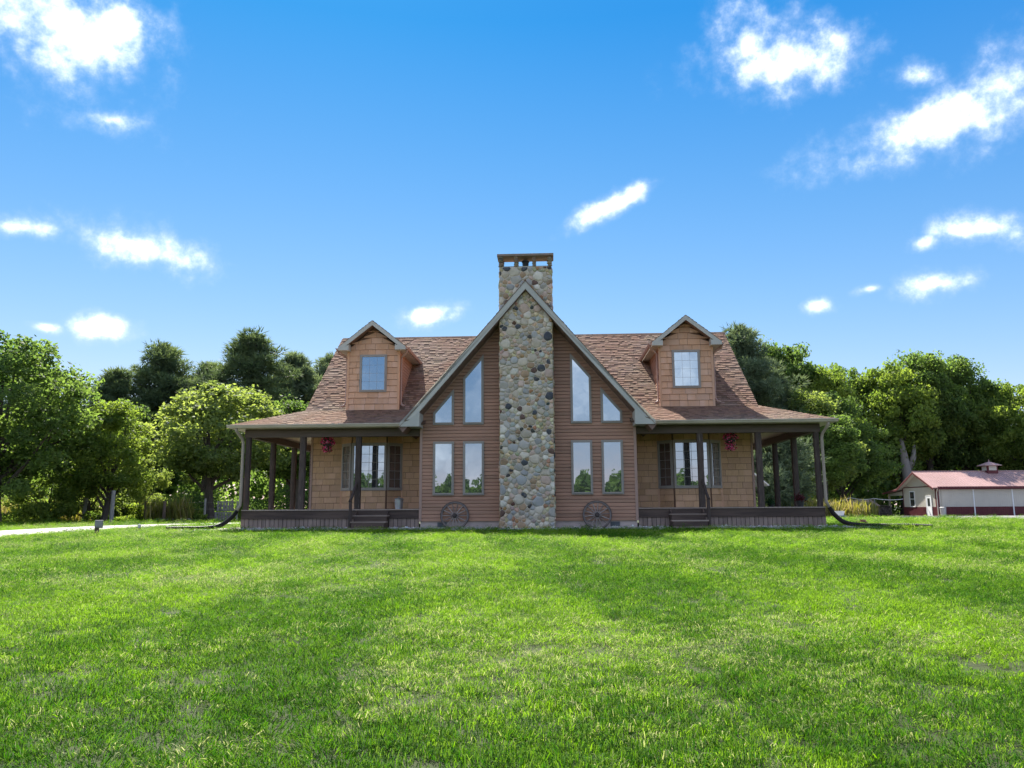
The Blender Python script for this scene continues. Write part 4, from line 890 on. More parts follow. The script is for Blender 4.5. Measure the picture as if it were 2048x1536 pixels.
mb = MB(); mb.box((0, 0, 0.95), (BL, BWd, BE)); mb.prism([(0, BE), (BWd, BE), (BWd/2, BRZ-0.05)], (0, BL), 'x'); ribs(mb, (0, 0, 0), (BL, 0, 0), 0.95, BE, (0, -1, 0)); ribs(mb, (0, 0, 0), (0, BWd, 0), 0.95, lambda p: BE+(1-abs(p.y-BWd/2)/(BWd/2))*1.5, (-1, 0, 0)); mb.build('wall', M_cream, barn)
mb = MB(); mb.box((-0.012, -0.012, -0.3), (BL, BWd, 0.949)); ribs(mb, (0, -0.012, 0), (BL, -0.012, 0), -0.2, 0.95, (0, -1, 0)); ribs(mb, (-0.012, 0, 0), (-0.012, BWd, 0), -0.2, 0.95, (-1, 0, 0)); mb.build('wainscot', M_maroon, barn)
sb = (BRZ-BE)/(BWd/2); rf = MB()
ye = -0.45; ze = BE+sb*ye; xo = -0.55
for (ya, za, yb, zb) in ((ye, ze+0.06, BWd/2, BRZ+0.06), (BWd+0.3, BE-sb*0.3+0.06, BWd/2, BRZ+0.06), (BWd+3.7, 2.62-0.1, BWd+0.3, BE-sb*0.3+0.06)):
    rf.solid([(xo, ya, za), (BL, ya, za), (BL, yb, zb), (xo, yb, zb), (xo, ya, za-0.06), (BL, ya, za-0.06), (BL, yb, zb-0.06), (xo, yb, zb-0.06)], [(0, 1, 2, 3), (7, 6, 5, 4), (0, 4, 5, 1), (0, 3, 7, 4), (1, 5, 6, 2), (3, 2, 6, 7)])
    k = xo+0.05
    while k < BL: rf.solid([(k, ya, za), (k+0.05, ya, za), (k+0.05, yb, zb), (k, yb, zb), (k+.01, ya, za+0.028), (k+.04, ya, za+0.028), (k+.04, yb, zb+0.028), (k+.01, yb, zb+0.028)], [(4, 5, 6, 7), (0, 4, 7, 3), (1, 2, 6, 5), (0, 1, 5, 4)]); k += 0.30
roof_b = rf.build('metal_roof', M_pinkroof, barn)
mb = MB(); mb.tube([(xo, BWd/2, BRZ+0.08), (BL, BWd/2, BRZ+0.08)], 0.07, 6); mb.build('ridge_cap', M_pinkroof, roof_b)
for (a, b) in (((ye, ze), (BWd/2, BRZ)), ((BWd/2, BRZ), (BWd+0.3, BE-sb*0.3)), ((BWd+0.3, BE-sb*0.3), (BWd+3.7, 2.52))):
    mb = MB(); mb.prism([(a[0], a[1]+0.02), (b[0], b[1]+0.02), (b[0], b[1]-0.16), (a[0], a[1]-0.16)], (xo-0.02, xo+0.02), 'x'); mb.build('rake_trim', M_maroon, roof_b)
    mb = MB(); mb.prism([(a[0], a[1]-0.03), (b[0], b[1]-0.03), (b[0], b[1]-0.05), (a[0], a[1]-0.05)], (xo+0.021, 0.0), 'x'); mb.build('eave_soffit', M_cream, roof_b)
mb = MB(); mb.box((xo, ye-0.10, ze-0.02), (BL, ye-0.002, ze+0.08)); mb.box((0, -0.40, BE-0.30), (BL, -0.03, BE-0.02)); mb.build('eave_fascia', M_maroon, roof_b)
mb = MB(); mb.box((-0.03, -0.055, -0.2), (0.22, -0.034, BE-0.3)); mb.box((-0.05, -0.055, -0.2), (-0.034, 0.2, BE)); mb.box((-0.05, BWd-0.1, -0.2), (-0.034, BWd+0.05, BE)); mb.box((-0.04, 0.2, BE-0.02), (-0.02, BWd, BE+0.06)); mb.build('corner_trim', M_maroon, barn)
mb = MB(); mb.tube([(-0.1, ye-0.05, ze), (-0.05, -0.25, BE-0.45), (-0.03, -0.10, BE-0.65), (-0.03, -0.10, 0.0)], 0.05, 6); mb.build('downspout', M_cream, barn)
xs_t = (0.40, 3.72, 7.68, 11.6, 15.6)
for i in range(len(xs_t)-1):
    mb = MB(); mb.box((xs_t[i]+0.05, -0.075, 0.96), (xs_t[i+1]-0.05, -0.036, BE-0.31)); ribs(mb, (xs_t[i]+0.06, -0.075, 0), (xs_t[i+1]-0.06, -0.075, 0), 0.96, BE-0.31, (0, -1, 0)); sd = mb.build('sliding_door', M_cream, barn)
    mb = MB(); mb.box((xs_t[i]+0.05, -0.076, 0.02), (xs_t[i+1]-0.05, -0.037, 0.958)); ribs(mb, (xs_t[i]+0.06, -0.076, 0), (xs_t[i+1]-0.06, -0.076, 0), 0.02, 0.958, (0, -1, 0)); mb.build('kick_panel', M_maroon, sd)
    mb = MB(); mb.box((xs_t[i+1]-0.06, -0.11, -0.1), (xs_t[i+1]+0.06, -0.03, BE-0.3)); mb.box((xs_t[i]+0.06, -0.10, -0.10), (xs_t[i+1]-0.06, -0.03, 0.018)); mb.build('door_trim', M_white, sd)
dr = MB(); dr.box((-0.06, 1.05, 0.0), (-0.02, 1.95, 2.06)); door_b = dr.build('door', M_white, barn)
mb = MB(); mb.box((-0.075, 1.28, 1.05), (-0.062, 1.72, 1.85)); mb.build('door_pane', mat('dark_glass', (0.03, 0.035, 0.04), rough=0.1, spec=0.5), door_b)
mb = MB(); mb.box((-0.075, 0.97, -0.05), (-0.03, 1.045, 2.12)); mb.box((-0.075, 1.955, -0.05), (-0.03, 2.03, 2.12)); mb.box((-0.075, 1.046, 2.065), (-0.03, 1.954, 2.12)); mb.build('door_frame', M_white, door_b)
mb = MB(); mb.box((-0.05, 4.35, 1.05), (-0.03, 5.25, 2.55)); win_b = mb.build('window', MATS['dark_glass'], barn)
mb = MB()
for a in ((4.25, 4.35, .95, 2.65), (5.25, 5.35, .95, 2.65), (4.351, 5.249, .95, 1.05), (4.351, 5.249, 2.55, 2.65), (4.351, 5.249, 1.77, 1.83)): mb.box((-0.07, a[0], a[2]), (-0.028, a[1], a[3]))
mb.build('window_frame', M_white, win_b)
# lean-to
mb = MB(); mb.prism([(BWd+0.06, BE-0.35), (BWd+0.06, 2.2), (BWd+3.4, 2.2), (BWd+3.4, 2.42)], (-0.02, 0.04), 'x'); mb.build('lean_to_gable', M_cream, barn)
for x in (0.0, 4, 8, 12): mb = MB(); mb.box((x-0.09, BWd+3.15, -0.3), (x+0.09, BWd+3.33, 2.45)); mb.build('lean_to_post', M_gutter, barn)
# cupola
cu = MB(); cxx, cyy = 7.75, BWd/2; cu.box((cxx-0.55, cyy-0.55, BRZ-0.5), (cxx+0.55, cyy+0.55, BRZ+0.70)); cup = cu.build('cupola', M_maroon, barn)
for d in ((0, -1), (-1, 0), (1, 0), (0, 1)):
    mb = MB()
    if d[0]: mb.box((cxx+d[0]*0.552, cyy-0.40, BRZ+0.15), (cxx+d[0]*0.575, cyy+0.40, BRZ+0.62))
    else: mb.box((cxx-0.40, cyy+d[1]*0.552, BRZ+0.15), (cxx+0.40, cyy+d[1]*0.575, BRZ+0.62))
    mb.build('louvre_panel', M_cream, cup)
mb = MB(); q = 0.85; zc = BRZ+0.70; top = (cxx, cyy, zc+0.42); cs = [(cxx-q, cyy-q, zc), (cxx+q, cyy-q, zc), (cxx+q, cyy+q, zc), (cxx-q, cyy+q, zc)]
mb.solid(cs+[top]+[(a, b, c-0.06) for a, b, c in cs], [(0, 1, 4), (1, 2, 4), (2, 3, 4), (3, 0, 4), (0, 5, 6, 1), (1, 6, 7, 2), (2, 7, 8, 3), (3, 8, 5, 0), (8, 7, 6, 5)]); mb.tube([(cxx, cyy, zc+0.40), (cxx, cyy, zc+0.65)], [0.06, 0.02], 8); mb.build('cupola_roof', M_pinkroof, cup)
o = empty('rubbish_bin', (43.3, 79.2, gz(79.2)), 0, 'pale grey rubbish bin standing by the near corner of the barn', 'bin')
mb = MB(); mb.lathe([(0.24, 0), (0.29, 0.78), (0.30, 0.8), (0, 0.8)], 16); mb.build('body', mat('bin_grey', (0.38, 0.37, 0.36), (0.44, 0.43, 0.42), rough=0.6), o); mb = MB(); mb.lathe([(0.32, 0.80), (0.32, 0.84), (0.2, 0.90), (0, 0.91)], 16); mb.build('lid', MATS['bin_grey'], o)

# ---- white shed behind the right porch
o = empty('shed', (11.2, 50, gz(51)), 0, 'white shed half hidden behind the right side of the house', 'shed')
mb = MB(); mb.prism([(0, -0.2), (4.25, -0.2), (4.25, 2.75), (2.1, 4.6), (0, 2.75)], (0, 4)); mb.build('wall', M_white, o)
mb = MB()
for s in (-1, 1): mb.solid([(2.1, -0.3, 4.68), (2.1+s*2.98, -0.3, 2.16+0.0), (2.1+s*2.98, 4.3, 2.16), (2.1, 4.3, 4.68), (2.1, -0.3, 4.60), (2.1+s*2.98, -0.3, 2.08), (2.1+s*2.98, 4.3, 2.08), (2.1, 4.3, 4.60)], [(0, 1, 2, 3), (7, 6, 5, 4), (0, 4, 5, 1), (1, 5, 6, 2), (2, 6, 7, 3)])
mb.build('roof', mat('pale_metal_roof', (0.66, 0.60, 0.60), (0.7, 0.65, 0.65), rough=0.5), o)
mb = MB(); mb.box((1.4, -0.03, 0.0), (2.9, -0.005, 2.1)); mb.build('door', M_cream, o)

# ---- left: garden fence, raised bed, pallets
GL = gz(46.5)
def fpost(x, y, h, w, label, lean=(0, 0), m=None):
    mb = MB(); mb.tube([(0, 0, -0.2), (lean[0]*0.5, lean[1]*0.5, h*0.5), (lean[0], lean[1], h)], [w, w*0.95, w*0.88], 8); q = mb.build('fence_post', m or M_oldwood, None, loc=(x, y, gz(y))); tag(q, label, 'post', 'garden fence posts beyond the driveway')
M_greypost = mat('grey_post', (0.20, 0.19, 0.18), (0.29, 0.28, 0.26), scale=5, rough=0.85, stretch=(4, 4, 0.5))
fpost(-24.3, 44.5, 1.75, 0.10, 'grey leaning fence post, leftmost beyond the driveway', (0.18, 0), M_greypost)
fpost(-21.3, 41.8, 1.75, 0.11, 'thick upright dark post right beside the leaning one', (0.02, 0), M_greypost)
fpost(-21.7, 46.5, 1.3, 0.10, 'dark post wrapped in vines left of the raised bed', (0, 0))
fpost(-20.2, 45.6, 1.25, 0.10, 'dark post standing in front of the raised bed', (0, 0))
fpost(-18.2, 46.5, 1.4, 0.07, 'thin grey post between raised bed and pallets', (0, 0), M_greypost)
fpost(-16.3, 46.5, 1.25, 0.05, 'thin pale post right of the pallets', (0, 0), M_greypost)
o = empty('raised_bed', (-20.1, 46.2, GL), 0, 'long low weathered timber bed with dry weeds', 'raised bed')
for k, (a, b) in enumerate((((-1.1, -0.5, 0), (1.3, -0.44, 0.26)), ((-1.1, 0.5, 0), (1.3, 0.56, 0.26)), ((-1.16, -0.5, 0), (-1.101, 0.56, 0.25)), ((1.301, -0.5, 0), (1.36, 0.56, 0.25)))): mb = MB(); mb.box(a, b); mb.build('board', M_greypost, o)
mb = MB(); mb.box((-1.1, -0.44, 0), (1.3, 0.5, 0.2)); mb.build('soil', mat('soil', (0.06, 0.045, 0.03), (0.09, 0.07, 0.045), rough=0.95), o)
def pallet(x, z, label, tilt):
    q = empty('pallet', (x, 46.6, GL+z), 0, label, 'pallet', 'weathered pallets stood on edge as a fence')
    m = mat('pallet_wood', (0.15, 0.14, 0.14), (0.23, 0.215, 0.21), scale=5, rough=0.85, rnd=0.2)
    b0 = MB(); b0.box((-0.055, -0.012, 0), (0.055, 0.012, 0.58)); me = b0.mesh('slat'); me.materials.append(m)
    for k in range(6): link('slat', me, None, q, (-0.42+k*0.17, 0, 0.01), (0, random.uniform(-.02, .02), 0))
    for zz in (0.06, 0.30, 0.54): mb = MB(); mb.box((-0.5, 0.014, zz-0.04), (0.5, 0.10, zz+0.04)); mb.build('stringer', m, q)
pallet(-17.15, 0.02, 'grey slatted pallet standing on edge at the ground beside the left porch', 0); pallet(-17.05, 0.66, 'grey slatted pallet stacked on top of the other pallet', 0)
mb = MB(); 
for z in (0.35, 0.8, 1.2): mb.tube([(-21.7, 46.5, GL+z), (-16.3, 46.52, GL+z-0.02)], 0.006, 4)
tag(mb.build('fence_wire', M_greypost, None), 'thin wires strung between the garden posts', 'wire')

# ---- right: woodpile, rope line, coop roof in the meadow
o = empty('woodpile', (33.4, 71, gz(71)), 0.1, 'dark stack of split logs under a board by the meadow', 'woodpile')
M_bark = mat('dark_log', (0.05, 0.04, 0.032), (0.09, 0.07, 0.055), scale=6, rough=0.9, rnd=0.3); M_cut = mat('cut_log', (0.24, 0.19, 0.14), (0.32, 0.26, 0.19), scale=9, rough=0.9)
lg = MB(); lg.tube([(0, -0.3, 0), (0, 0.3, 0)], 0.085, 8); lme = lg.mesh('log'); lme.materials.append(M_bark)
for r_ in range(6):
    for k in range(8-(r_ % 2)): link('log', lme, None, o, (-0.62+k*0.175+(r_ % 2)*0.087, random.uniform(-.04, .04), 0.08+r_*0.15), (0, 0, random.uniform(-.08, .08)))
mb = MB(); mb.box((-0.75, -0.4, 0.97), (0.5, 0.4, 1.0)); mb.build('cover_board', M_oldwood, o, rot=(0, 0.1, 0))
o = empty('coop', (31.5, 70.5, gz(70)), 0, 'low shelter with a faded red tin roof among meadow weeds', 'shelter')
mb = MB(); mb.solid([(-1.1, -0.7, 1.05), (1.1, -0.7, 1.0), (1.0, 0.7, 1.5), (-1.3, 0.7, 1.5), (-1.1, -0.7, 1.0), (1.1, -0.7, 0.95), (1.0, 0.7, 1.45), (-1.3, 0.7, 1.45)], [(0, 1, 2, 3), (7, 6, 5, 4), (0, 4, 5, 1), (1, 5, 6, 2), (3, 2, 6, 7), (0, 3, 7, 4)]); mb.build('roof', M_pinkroof, o)
for x, y in ((-1, -.6), (1, -.6), (-1.1, .6), (.95, .6)): mb = MB(); mb.box((x-.05, y-.05, -0.2), (x+.05, y+.05, 1.0 if y < 0 else 1.42)); mb.build('leg', M_oldwood, o)
mb = MB(); mb.box((-1.0, 0.5, 0.0), (0.95, 0.56, 1.3)); mb.build('back_panel', M_oldwood, o)
o = empty('rope_line', (28.4, 66, gz(66)), 0, 'white rope sagging between leaning poles behind the meadow weeds', 'rope')
M_rope = mat('white_rope', (0.62, 0.60, 0.55), rough=0.8)
mb = MB(); pts = []
for a, b, sag in (((-2.6, 0, 1.05), (0, 0, 1.62), 0.18), ((0, 0, 1.62), (2.2, 0.5, 1.55), 0.25), ((2.2, 0.5, 1.55), (5.4, 2, 1.5), 0.2)):
    for k in range(9): t = k/8; pts.append((a[0]+(b[0]-a[0])*t, a[1]+(b[1]-a[1])*t, a[2]+(b[2]-a[2])*t-sag*4*t*(1-t)*0.5))
mb.tube(pts, 0.025, 5); mb.build('rope', M_rope, o)
for x0, x1, h in ((0, -0.45, 1.65), (2.2, 2.35, 1.58), (-2.6, -2.6, 1.1)): mb = MB(); mb.tube([(x1, 0 if x0 < 1 else .5, -0.2), (x0, 0 if x0 < 1 else .5, h)], 0.045, 6); mb.build('pole', M_greypost, o)

# ================================================================= TREES
M_barkt = mat('bark', (0.055, 0.045, 0.036), (0.11, 0.09, 0.075), scale=5, rough=0.95, stretch=(3, 3, 0.5), bump=0.6)
M_deadbark = mat('bare_grey_wood', (0.19, 0.175, 0.16), (0.28, 0.26, 0.235), scale=4, rough=0.9, stretch=(3, 3, 0.4), bump=0.5)
M_leafA = leaf_mat('leaf_mid_green', (0.072, 0.118, 0.040), (0.155, 0.215, 0.062), trans=0.58, wscale=0.3, tcol=(1.55, 1.65, 0.85))
M_leafB = leaf_mat('leaf_yellow_green', (0.095, 0.15, 0.038), (0.20, 0.255, 0.06), trans=0.58, wscale=0.3, tcol=(1.6, 1.65, 0.75))
M_leafC = leaf_mat('leaf_pale_green', (0.11, 0.16, 0.065), (0.22, 0.28, 0.11), trans=0.58, wscale=0.3, tcol=(1.8, 1.7, 0.7))
M_needle = leaf_mat('pine_needle', (0.075, 0.112, 0.064), (0.17, 0.225, 0.11), trans=0.4, wscale=0.3, tcol=(1.2, 1.2, 0.7))
M_needleB = leaf_mat('blue_pine_needle', (0.09, 0.128, 0.085), (0.19, 0.245, 0.15), trans=0.4, wscale=0.3, tcol=(1.2, 1.2, 0.7))
def unit(rr, n):
    u = rr.normal(size=(n, 3)); return u/np.linalg.norm(u, axis=1)[:, None]
def broadleaf(seed, H, CR, z0, nclump, nleaf, leaf, cr=(0.62, 1.15)):
    """trunk and crown meshes of a broadleaf tree of height H; crown radius CR, crown from z0 to H"""
    rr = np.random.default_rng(seed); zc = (z0+H)/2; hz = (H-z0)/2
    u = unit(rr, nclump); q = rr.uniform(0.35, 1.0, nclump)**0.55; outl = rr.random(nclump) < 0.22; q[outl] = rr.uniform(0.96, 1.09, outl.sum())
    lump = 1+0.22*np.sin(u[:, 0]*3.1+seed)*np.cos(u[:, 1]*2.7+seed*1.3)+0.12*np.sin(u[:, 2]*5+seed)
    C = u*(q*lump)[:, None]*np.array((CR, CR, hz))*0.86+np.array((0, 0, zc)); taper = np.clip((C[:, 2]-z0)/(2*hz), 0, 1); C[:, :2] *= (1.06-0.35*taper**2)[:, None]
    rad = rr.uniform(cr[0], cr[1], nclump)*(0.7+0.5*rr.random(nclump)); rad[outl] *= 0.62; P = []; T = []; N = []
    per = nleaf//nclump
    for c, r_ in zip(C, rad):
        v = unit(rr, per); k = rr.uniform(0.15, 1.1, per)**0.6; p = c+v*(k*r_)[:, None]*np.array((1, 1, 0.72)); P.append(p); T.append(np.full(per, rr.uniform(0.15, 0.85))+rr.uniform(-0.15, 0.15, per)); N.append(v)
    P = np.concatenate(P); T = np.concatenate(T); N = np.concatenate(N); n = len(P)
    nr = N*0.7+unit(rr, n)+np.array((0, 0, 0.35)); nr /= np.linalg.norm(nr, axis=1)[:, None]
    a = unit(rr, n); a -= (a*nr).sum(1)[:, None]*nr; a /= np.linalg.norm(a, axis=1)[:, None]; b = np.cross(nr, a); s = leaf*rr.uniform(0.6, 1.4, n)[:, None]
    V = np.stack([P-a*s*0.55, P+b*s*0.34-nr*s*0.08, P+a*s*0.55, P-b*s*0.34-nr*s*0.08], 1).reshape(-1, 3); F = np.arange(4*n).reshape(n, 4)
    crown = np_mesh('crown', V, F, np.repeat(T, 4)[:, None])
    mb = MB(); rt = 0.028*H; ln_ = rr.uniform(-0.3, 0.3, 2)
    mb.tube([(0, 0, -0.3), (ln_[0]*0.3, ln_[1]*0.3, z0*0.5), (ln_[0], ln_[1], z0+hz*0.4), (ln_[0]*1.4, ln_[1]*1.4, z0+hz*1.3)], [rt*1.25, rt*0.85, rt*0.6, rt*0.2], 9)
    for c in C[np.argsort(-rad)[:14]]:
        z = rr.uniform(z0*0.75, z0+hz*0.7); st = Vector((ln_[0]*0.6, ln_[1]*0.6, z)); mid = st*0.45+Vector(c)*0.55+Vector((0, 0, -0.25)); mb.tube([st, mid, Vector(c)], [rt*0.42, rt*0.25, rt*0.08], 6)
    return mb.mesh('trunk'), crown
def pine(seed, H, CR, z0, nb, ntuft, L=0.42):
    rr = np.random.default_rng(seed); P = []; D = []; T = []; mb = MB(); rt = 0.017*H
    mb.tube([(0, 0, -0.3), (0.1, 0, H*0.4), (0, 0.08, H*0.75), (0, 0, H*0.97)], [rt*1.2, rt*0.9, rt*0.5, rt*0.12], 8)
    for k in range(nb):
        t = (k+rr.random())/nb; z = z0+(H*0.96-z0)*t; az = k*2.4+rr.uniform(-0.5, 0.5)
        prof = (0.55+0.45*math.sin(min(1, t*1.6)*math.pi*0.55))*(1 if t < 0.55 else max(0.16, 1-(t-0.55)/0.5)); ln_ = CR*prof*rr.uniform(0.65, 1.15)
        tip = np.array((math.cos(az)*ln_, math.sin(az)*ln_, z+ln_*rr.uniform(0.05, 0.35))); base = np.array((0, 0, z)); mb.tube([base, base*0.5+tip*0.5-np.array((0, 0, 0.1)), tip], [rt*0.3, rt*0.2, rt*0.06], 5)
        nc = 3+int(4*prof); sh = rr.uniform(0.1, 0.9)
        for j in range(nc):
            f = 0.42+0.62*(j+rr.random())/nc; c = base+(tip-base)*f+rr.normal(size=3)*np.array((0.28, 0.28, 0.16))*ln_*0.45; m = ntuft//(nb*5); v = unit(rr, m); rad = rr.uniform(0.45, 0.8)*(0.6+0.12*CR)
            P.append(c+v*np.array((1, 1, 0.65))*(rad*rr.uniform(0.3, 1.0, m)**0.5)[:, None]); D.append(v+np.array((0, 0, 0.55))+unit(rr, m)*0.5); T.append(np.full(m, sh)+rr.uniform(-0.2, 0.2, m))
    P = np.concatenate(P); D = np.concatenate(D); D /= np.linalg.norm(D, axis=1)[:, None]; T = np.concatenate(T); n = len(P); s = L*rr.uniform(0.6, 1.2, n)[:, None]
    V = []; 
    for k in range(3):                          # three needle blades fan from each tuft
        d = D+unit(rr, n)*0.55; d /= np.linalg.norm(d, axis=1)[:, None]; w = np.cross(d, unit(rr, n)); w /= np.linalg.norm(w, axis=1)[:, None]; V.append(np.stack([P-w*s*0.08, P+w*s*0.08, P+d*s], 1))
    V = np.concatenate(V).reshape(-1, 3); F = np.arange(len(V)).reshape(-1, 3); return mb.mesh('trunk'), np_mesh('crown', V, F, np.tile(np.repeat(T, 3), 3)[:, None])
PROTO = {
 'broadA': broadleaf(1, 10, 4.2, 1.6, 190, 31000, 0.185), 'broadB': broadleaf(2, 10, 3.6, 2.0, 160, 31000, 0.185), 'broadC': broadleaf(3, 10, 3.2, 1.0, 160, 31000, 0.185), 'broadD': broadleaf(4, 10, 3.0, 3.0, 145, 31000, 0.185),
 'bush': broadleaf(5, 4, 1.9, 0.2, 45, 12000, 0.14, (0.45, 0.8)), 'pineA': pine(6, 15, 2.9, 4.5, 62, 15000), 'pineB': pine(7, 15, 2.5, 5.5, 56, 14000), 'youngpine': pine(8, 4, 1.5, 0.3, 40, 8000, 0.26)}
PH = {'broadA': 10, 'broadB': 10, 'broadC': 10, 'broadD': 10, 'bush': 4, 'pineA': 15, 'pineB': 15, 'youngpine': 4}
PW = {'broadA': 8.4, 'broadB': 7.2, 'broadC': 6.4, 'broadD': 6.0, 'bush': 3.8, 'pineA': 5.6, 'pineB': 4.9, 'youngpine': 3.0}
VAR = {}
def variant(kind, m):
    k = (kind, m.name)
    if k not in VAR:
        t, c = PROTO[kind]; c2 = c.copy(); c2.materials.clear(); c2.materials.append(m); t2 = t
        if not t2.materials: t2.materials.append(M_barkt)
        VAR[k] = (t2, c2)
    return VAR[k]
def tree(name, kind, m, x, y, h, w, rz, label, group=None, cat='tree'):
    e = empty(name, (x, y, gz(y)), rz, label, cat, group); sz = h/PH[kind]; sx = w/PW[kind]; e.scale = (sx, sx, sz); t, c = variant(kind, m); link('trunk', t, None, e); link('crown', c, None, e); return e
GL_, GR_ = 'trees left of the house', 'trees right of the house'
tree('broadleaf_tree', 'broadA', M_leafA, -26.3, 40, 10.4, 9.6, 0.4, 'big spreading broadleaf tree at the far left edge, reaching highest there', GL_)
tree('broadleaf_tree', 'broadC', M_leafB, -22.9, 44, 6.9, 4.8, 1.4, 'yellow-green smaller broadleaf tree overlapping the big far left tree', GL_)
tree('shrub', 'bush', M_leafC, -24.9, 46.0, 4.0, 3.8, 0.3, 'broad pale leafy shrub rising between the two thick left posts', GL_, 'shrub')
tree('shrub', 'bush', M_leafB, -25.4, 42.5, 3.0, 3.6, 2.0, 'low yellow-green shrub under the big far left tree', GL_, 'shrub')
tree('shrub', 'bush', M_leafC, -25.0, 52.5, 4.6, 3.6, 0.9, 'rounded pale shrub nearest the raised bed, right of the thick posts', GL_, 'shrub')
tree('broadleaf_tree', 'broadB', M_leafC, -19.2, 50, 9.6, 8.8, 2.2, 'pale sunlit broadleaf tree in front of the pines left of the porch', GL_)
tree('pine_tree', 'pineB', M_needle, -34.1, 66, 13.2, 5.4, 0.2, 'tall dark pine just right of the big far left tree', GL_)
tree('pine_tree', 'pineA', M_needle, -31.9, 70, 16.3, 7.6, 1.1, 'tall round-topped pine, second pine from the left', GL_)
tree('pine_tree', 'pineB', M_needle, -28.3, 72, 14.9, 6.0, 2.4, 'slimmer pine in the dip between the two tallest left pines', GL_)
tree('pine_tree', 'pineA', M_needle, -21.2, 62, 15.4, 7.6, 3.0, 'tallest pine left of the house, above the pale sunlit tree', GL_)
tree('pine_tree', 'pineB', M_needleB, -18.7, 66, 14.4, 6.0, 4.2, 'pine right behind the left porch roof end', GL_)
tree('pine_tree', 'pineA', M_needleB, -16.6, 70, 15.2, 6.0, 5.1, 'pine partly hidden by the left dormer side of the roof', GL_)
tree('pine_tree', 'pineB', M_needleB, -37.5, 60, 12.2, 6.0, 0.7, 'pine showing through the crown of the big far left tree', GL_)
tree('broadleaf_tree', 'broadD', M_leafA, -15.6, 56, 8.6, 6.6, 1.0, 'dark broadleaf tree seen between the left porch posts', GL_)
tree('broadleaf_tree', 'broadC', M_leafA, -30.0, 63, 8.8, 6.6, 5.0, 'dark broadleaf tree below the second pine from the left', GL_)
tree('pine_tree', 'pineA', M_needleB, 21.7, 72, 18.2, 7.4, 0.5, 'blue-green pine rising at the right end of the roof ridge', GR_)
tree('pine_tree', 'pineB', M_needleB, 24.6, 74, 14.4, 6.8, 2.5, 'lower blue-green pine just right of the roof slope', GR_)
tree('broadleaf_tree', 'broadD', M_leafA, 28.2, 82, 18.4, 8.6, 0.3, 'tall broadleaf tree behind the lower blue-green pine', GR_)
tree('broadleaf_tree', 'broadB', M_leafB, 32.0, 82, 17.4, 9.2, 1.7, 'yellowish broadleaf tree second along the right tree row', GR_)
tree('broadleaf_tree', 'broadC', M_leafC, 28.0, 71, 11.3, 7.4, 2.6, 'pale green lower tree above the right end of the porch roof', GR_)
tree('broadleaf_tree', 'broadA', M_leafA, 44.2, 101, 21.2, 11.5, 3.3, 'broad tree in the middle of the right tree row', GR_)
tree('broadleaf_tree', 'broadB', M_leafB, 48.2, 97, 20.2, 12.0, 4.4, 'tall tree directly above the bare grey trunk', GR_)
tree('broadleaf_tree', 'broadD', M_leafA, 52.2, 98, 20.6, 10.5, 5.3, 'tall narrow tree above the left end of the barn ridge', GR_)
tree('broadleaf_tree', 'broadC', M_leafA, 56.8, 99, 20.0, 11.0, 0.8, 'dark tree behind the barn roof left of the cupola', GR_)
tree('broadleaf_tree', 'broadB', M_leafA, 60.6, 99, 18.7, 9.6, 1.9, 'tree directly behind the cupola of the barn', GR_)
tree('broadleaf_tree', 'broadA', M_leafB, 62.6, 94, 17.2, 12.0, 2.9, 'bright yellow-green tree at the right edge behind the barn', GR_)
tree('broadleaf_tree', 'broadC', M_leafA, 32.3, 76, 11.6, 7.8, 3.9, 'mid-height dark tree between the right porch end and the bare grey trunk', GR_)
tree('broadleaf_tree', 'broadC', M_leafC, 51.5, 101, 10.5, 8.0, 1.1, 'low pale tree behind the lean-to of the barn', GR_)
tree('young_pine', 'youngpine', M_needleB, 18.6, 55, 6.2, 5.6, 4.0, 'bushy pine seen between the right side porch posts', GR_)
tree('broadleaf_tree', 'broadD', M_leafA, 26.0, 65.5, 8.6, 6.6, 0.1, 'dark bushy tree just outside the right porch downspout', GR_)
e = empty('dead_tree', (47.3, 93.5, gz(94)), 0, 'bare grey broken trunk in front of the right tree row', 'dead tree', GR_)
mb = MB(); mb.tube([(0, 0, -0.3), (0.1, 0, 2.5), (-0.1, 0, 5.4), (-0.3, 0, 7.2), (-0.45, 0, 9.2)], [0.75, 0.6, 0.55, 0.42, 0.18], 12); mb.build('trunk', M_deadbark, e, smooth=True)
mb = MB(); mb.tube([(0.2, 0, 5.3), (0.85, 0, 7.0), (1.1, 0.1, 8.4)], [0.42, 0.32, 0.14], 10); mb.build('limb', M_deadbark, e, smooth=True)
e = empty('hydrangea', to_world(-7.6, 13.5, 0), 0, 'cream flowering shrub seen between the left porch posts', 'shrub')
rr = np.random.default_rng(31); C = unit(rr, 2600)*(rr.uniform(0.5, 1, 2600)**0.5)[:, None]*np.array((1.7, 1.0, 0.85))+np.array((0, 0, 0.85)); fl = rr.random(2600) < 0.4
V, F = scatter_quads(C[~fl], 0.13, rr); link('foliage', np_mesh('foliage', V, F, rr.uniform(0, 1, (len(V), 1))), M_leafB, e)
V, F = scatter_quads(C[fl]*1.03, 0.12, rr); link('blossoms', np_mesh('blossoms', V, F, rr.uniform(0, 1, (len(V), 1))), leaf_mat('cream_petal', (0.5, 0.42, 0.3), (0.62, 0.55, 0.42), trans=0.3, tcol=(1.1, 1.05, 0.9)), e)
e.location.z = 0.0
mb = MB(); mb.tube([(0, 0, -0.1), (0.02, 0, 0.5), (0.1, 0.05, 0.9)], [0.05, 0.04, 0.02], 6); mb.build('stem', M_barkt, e)

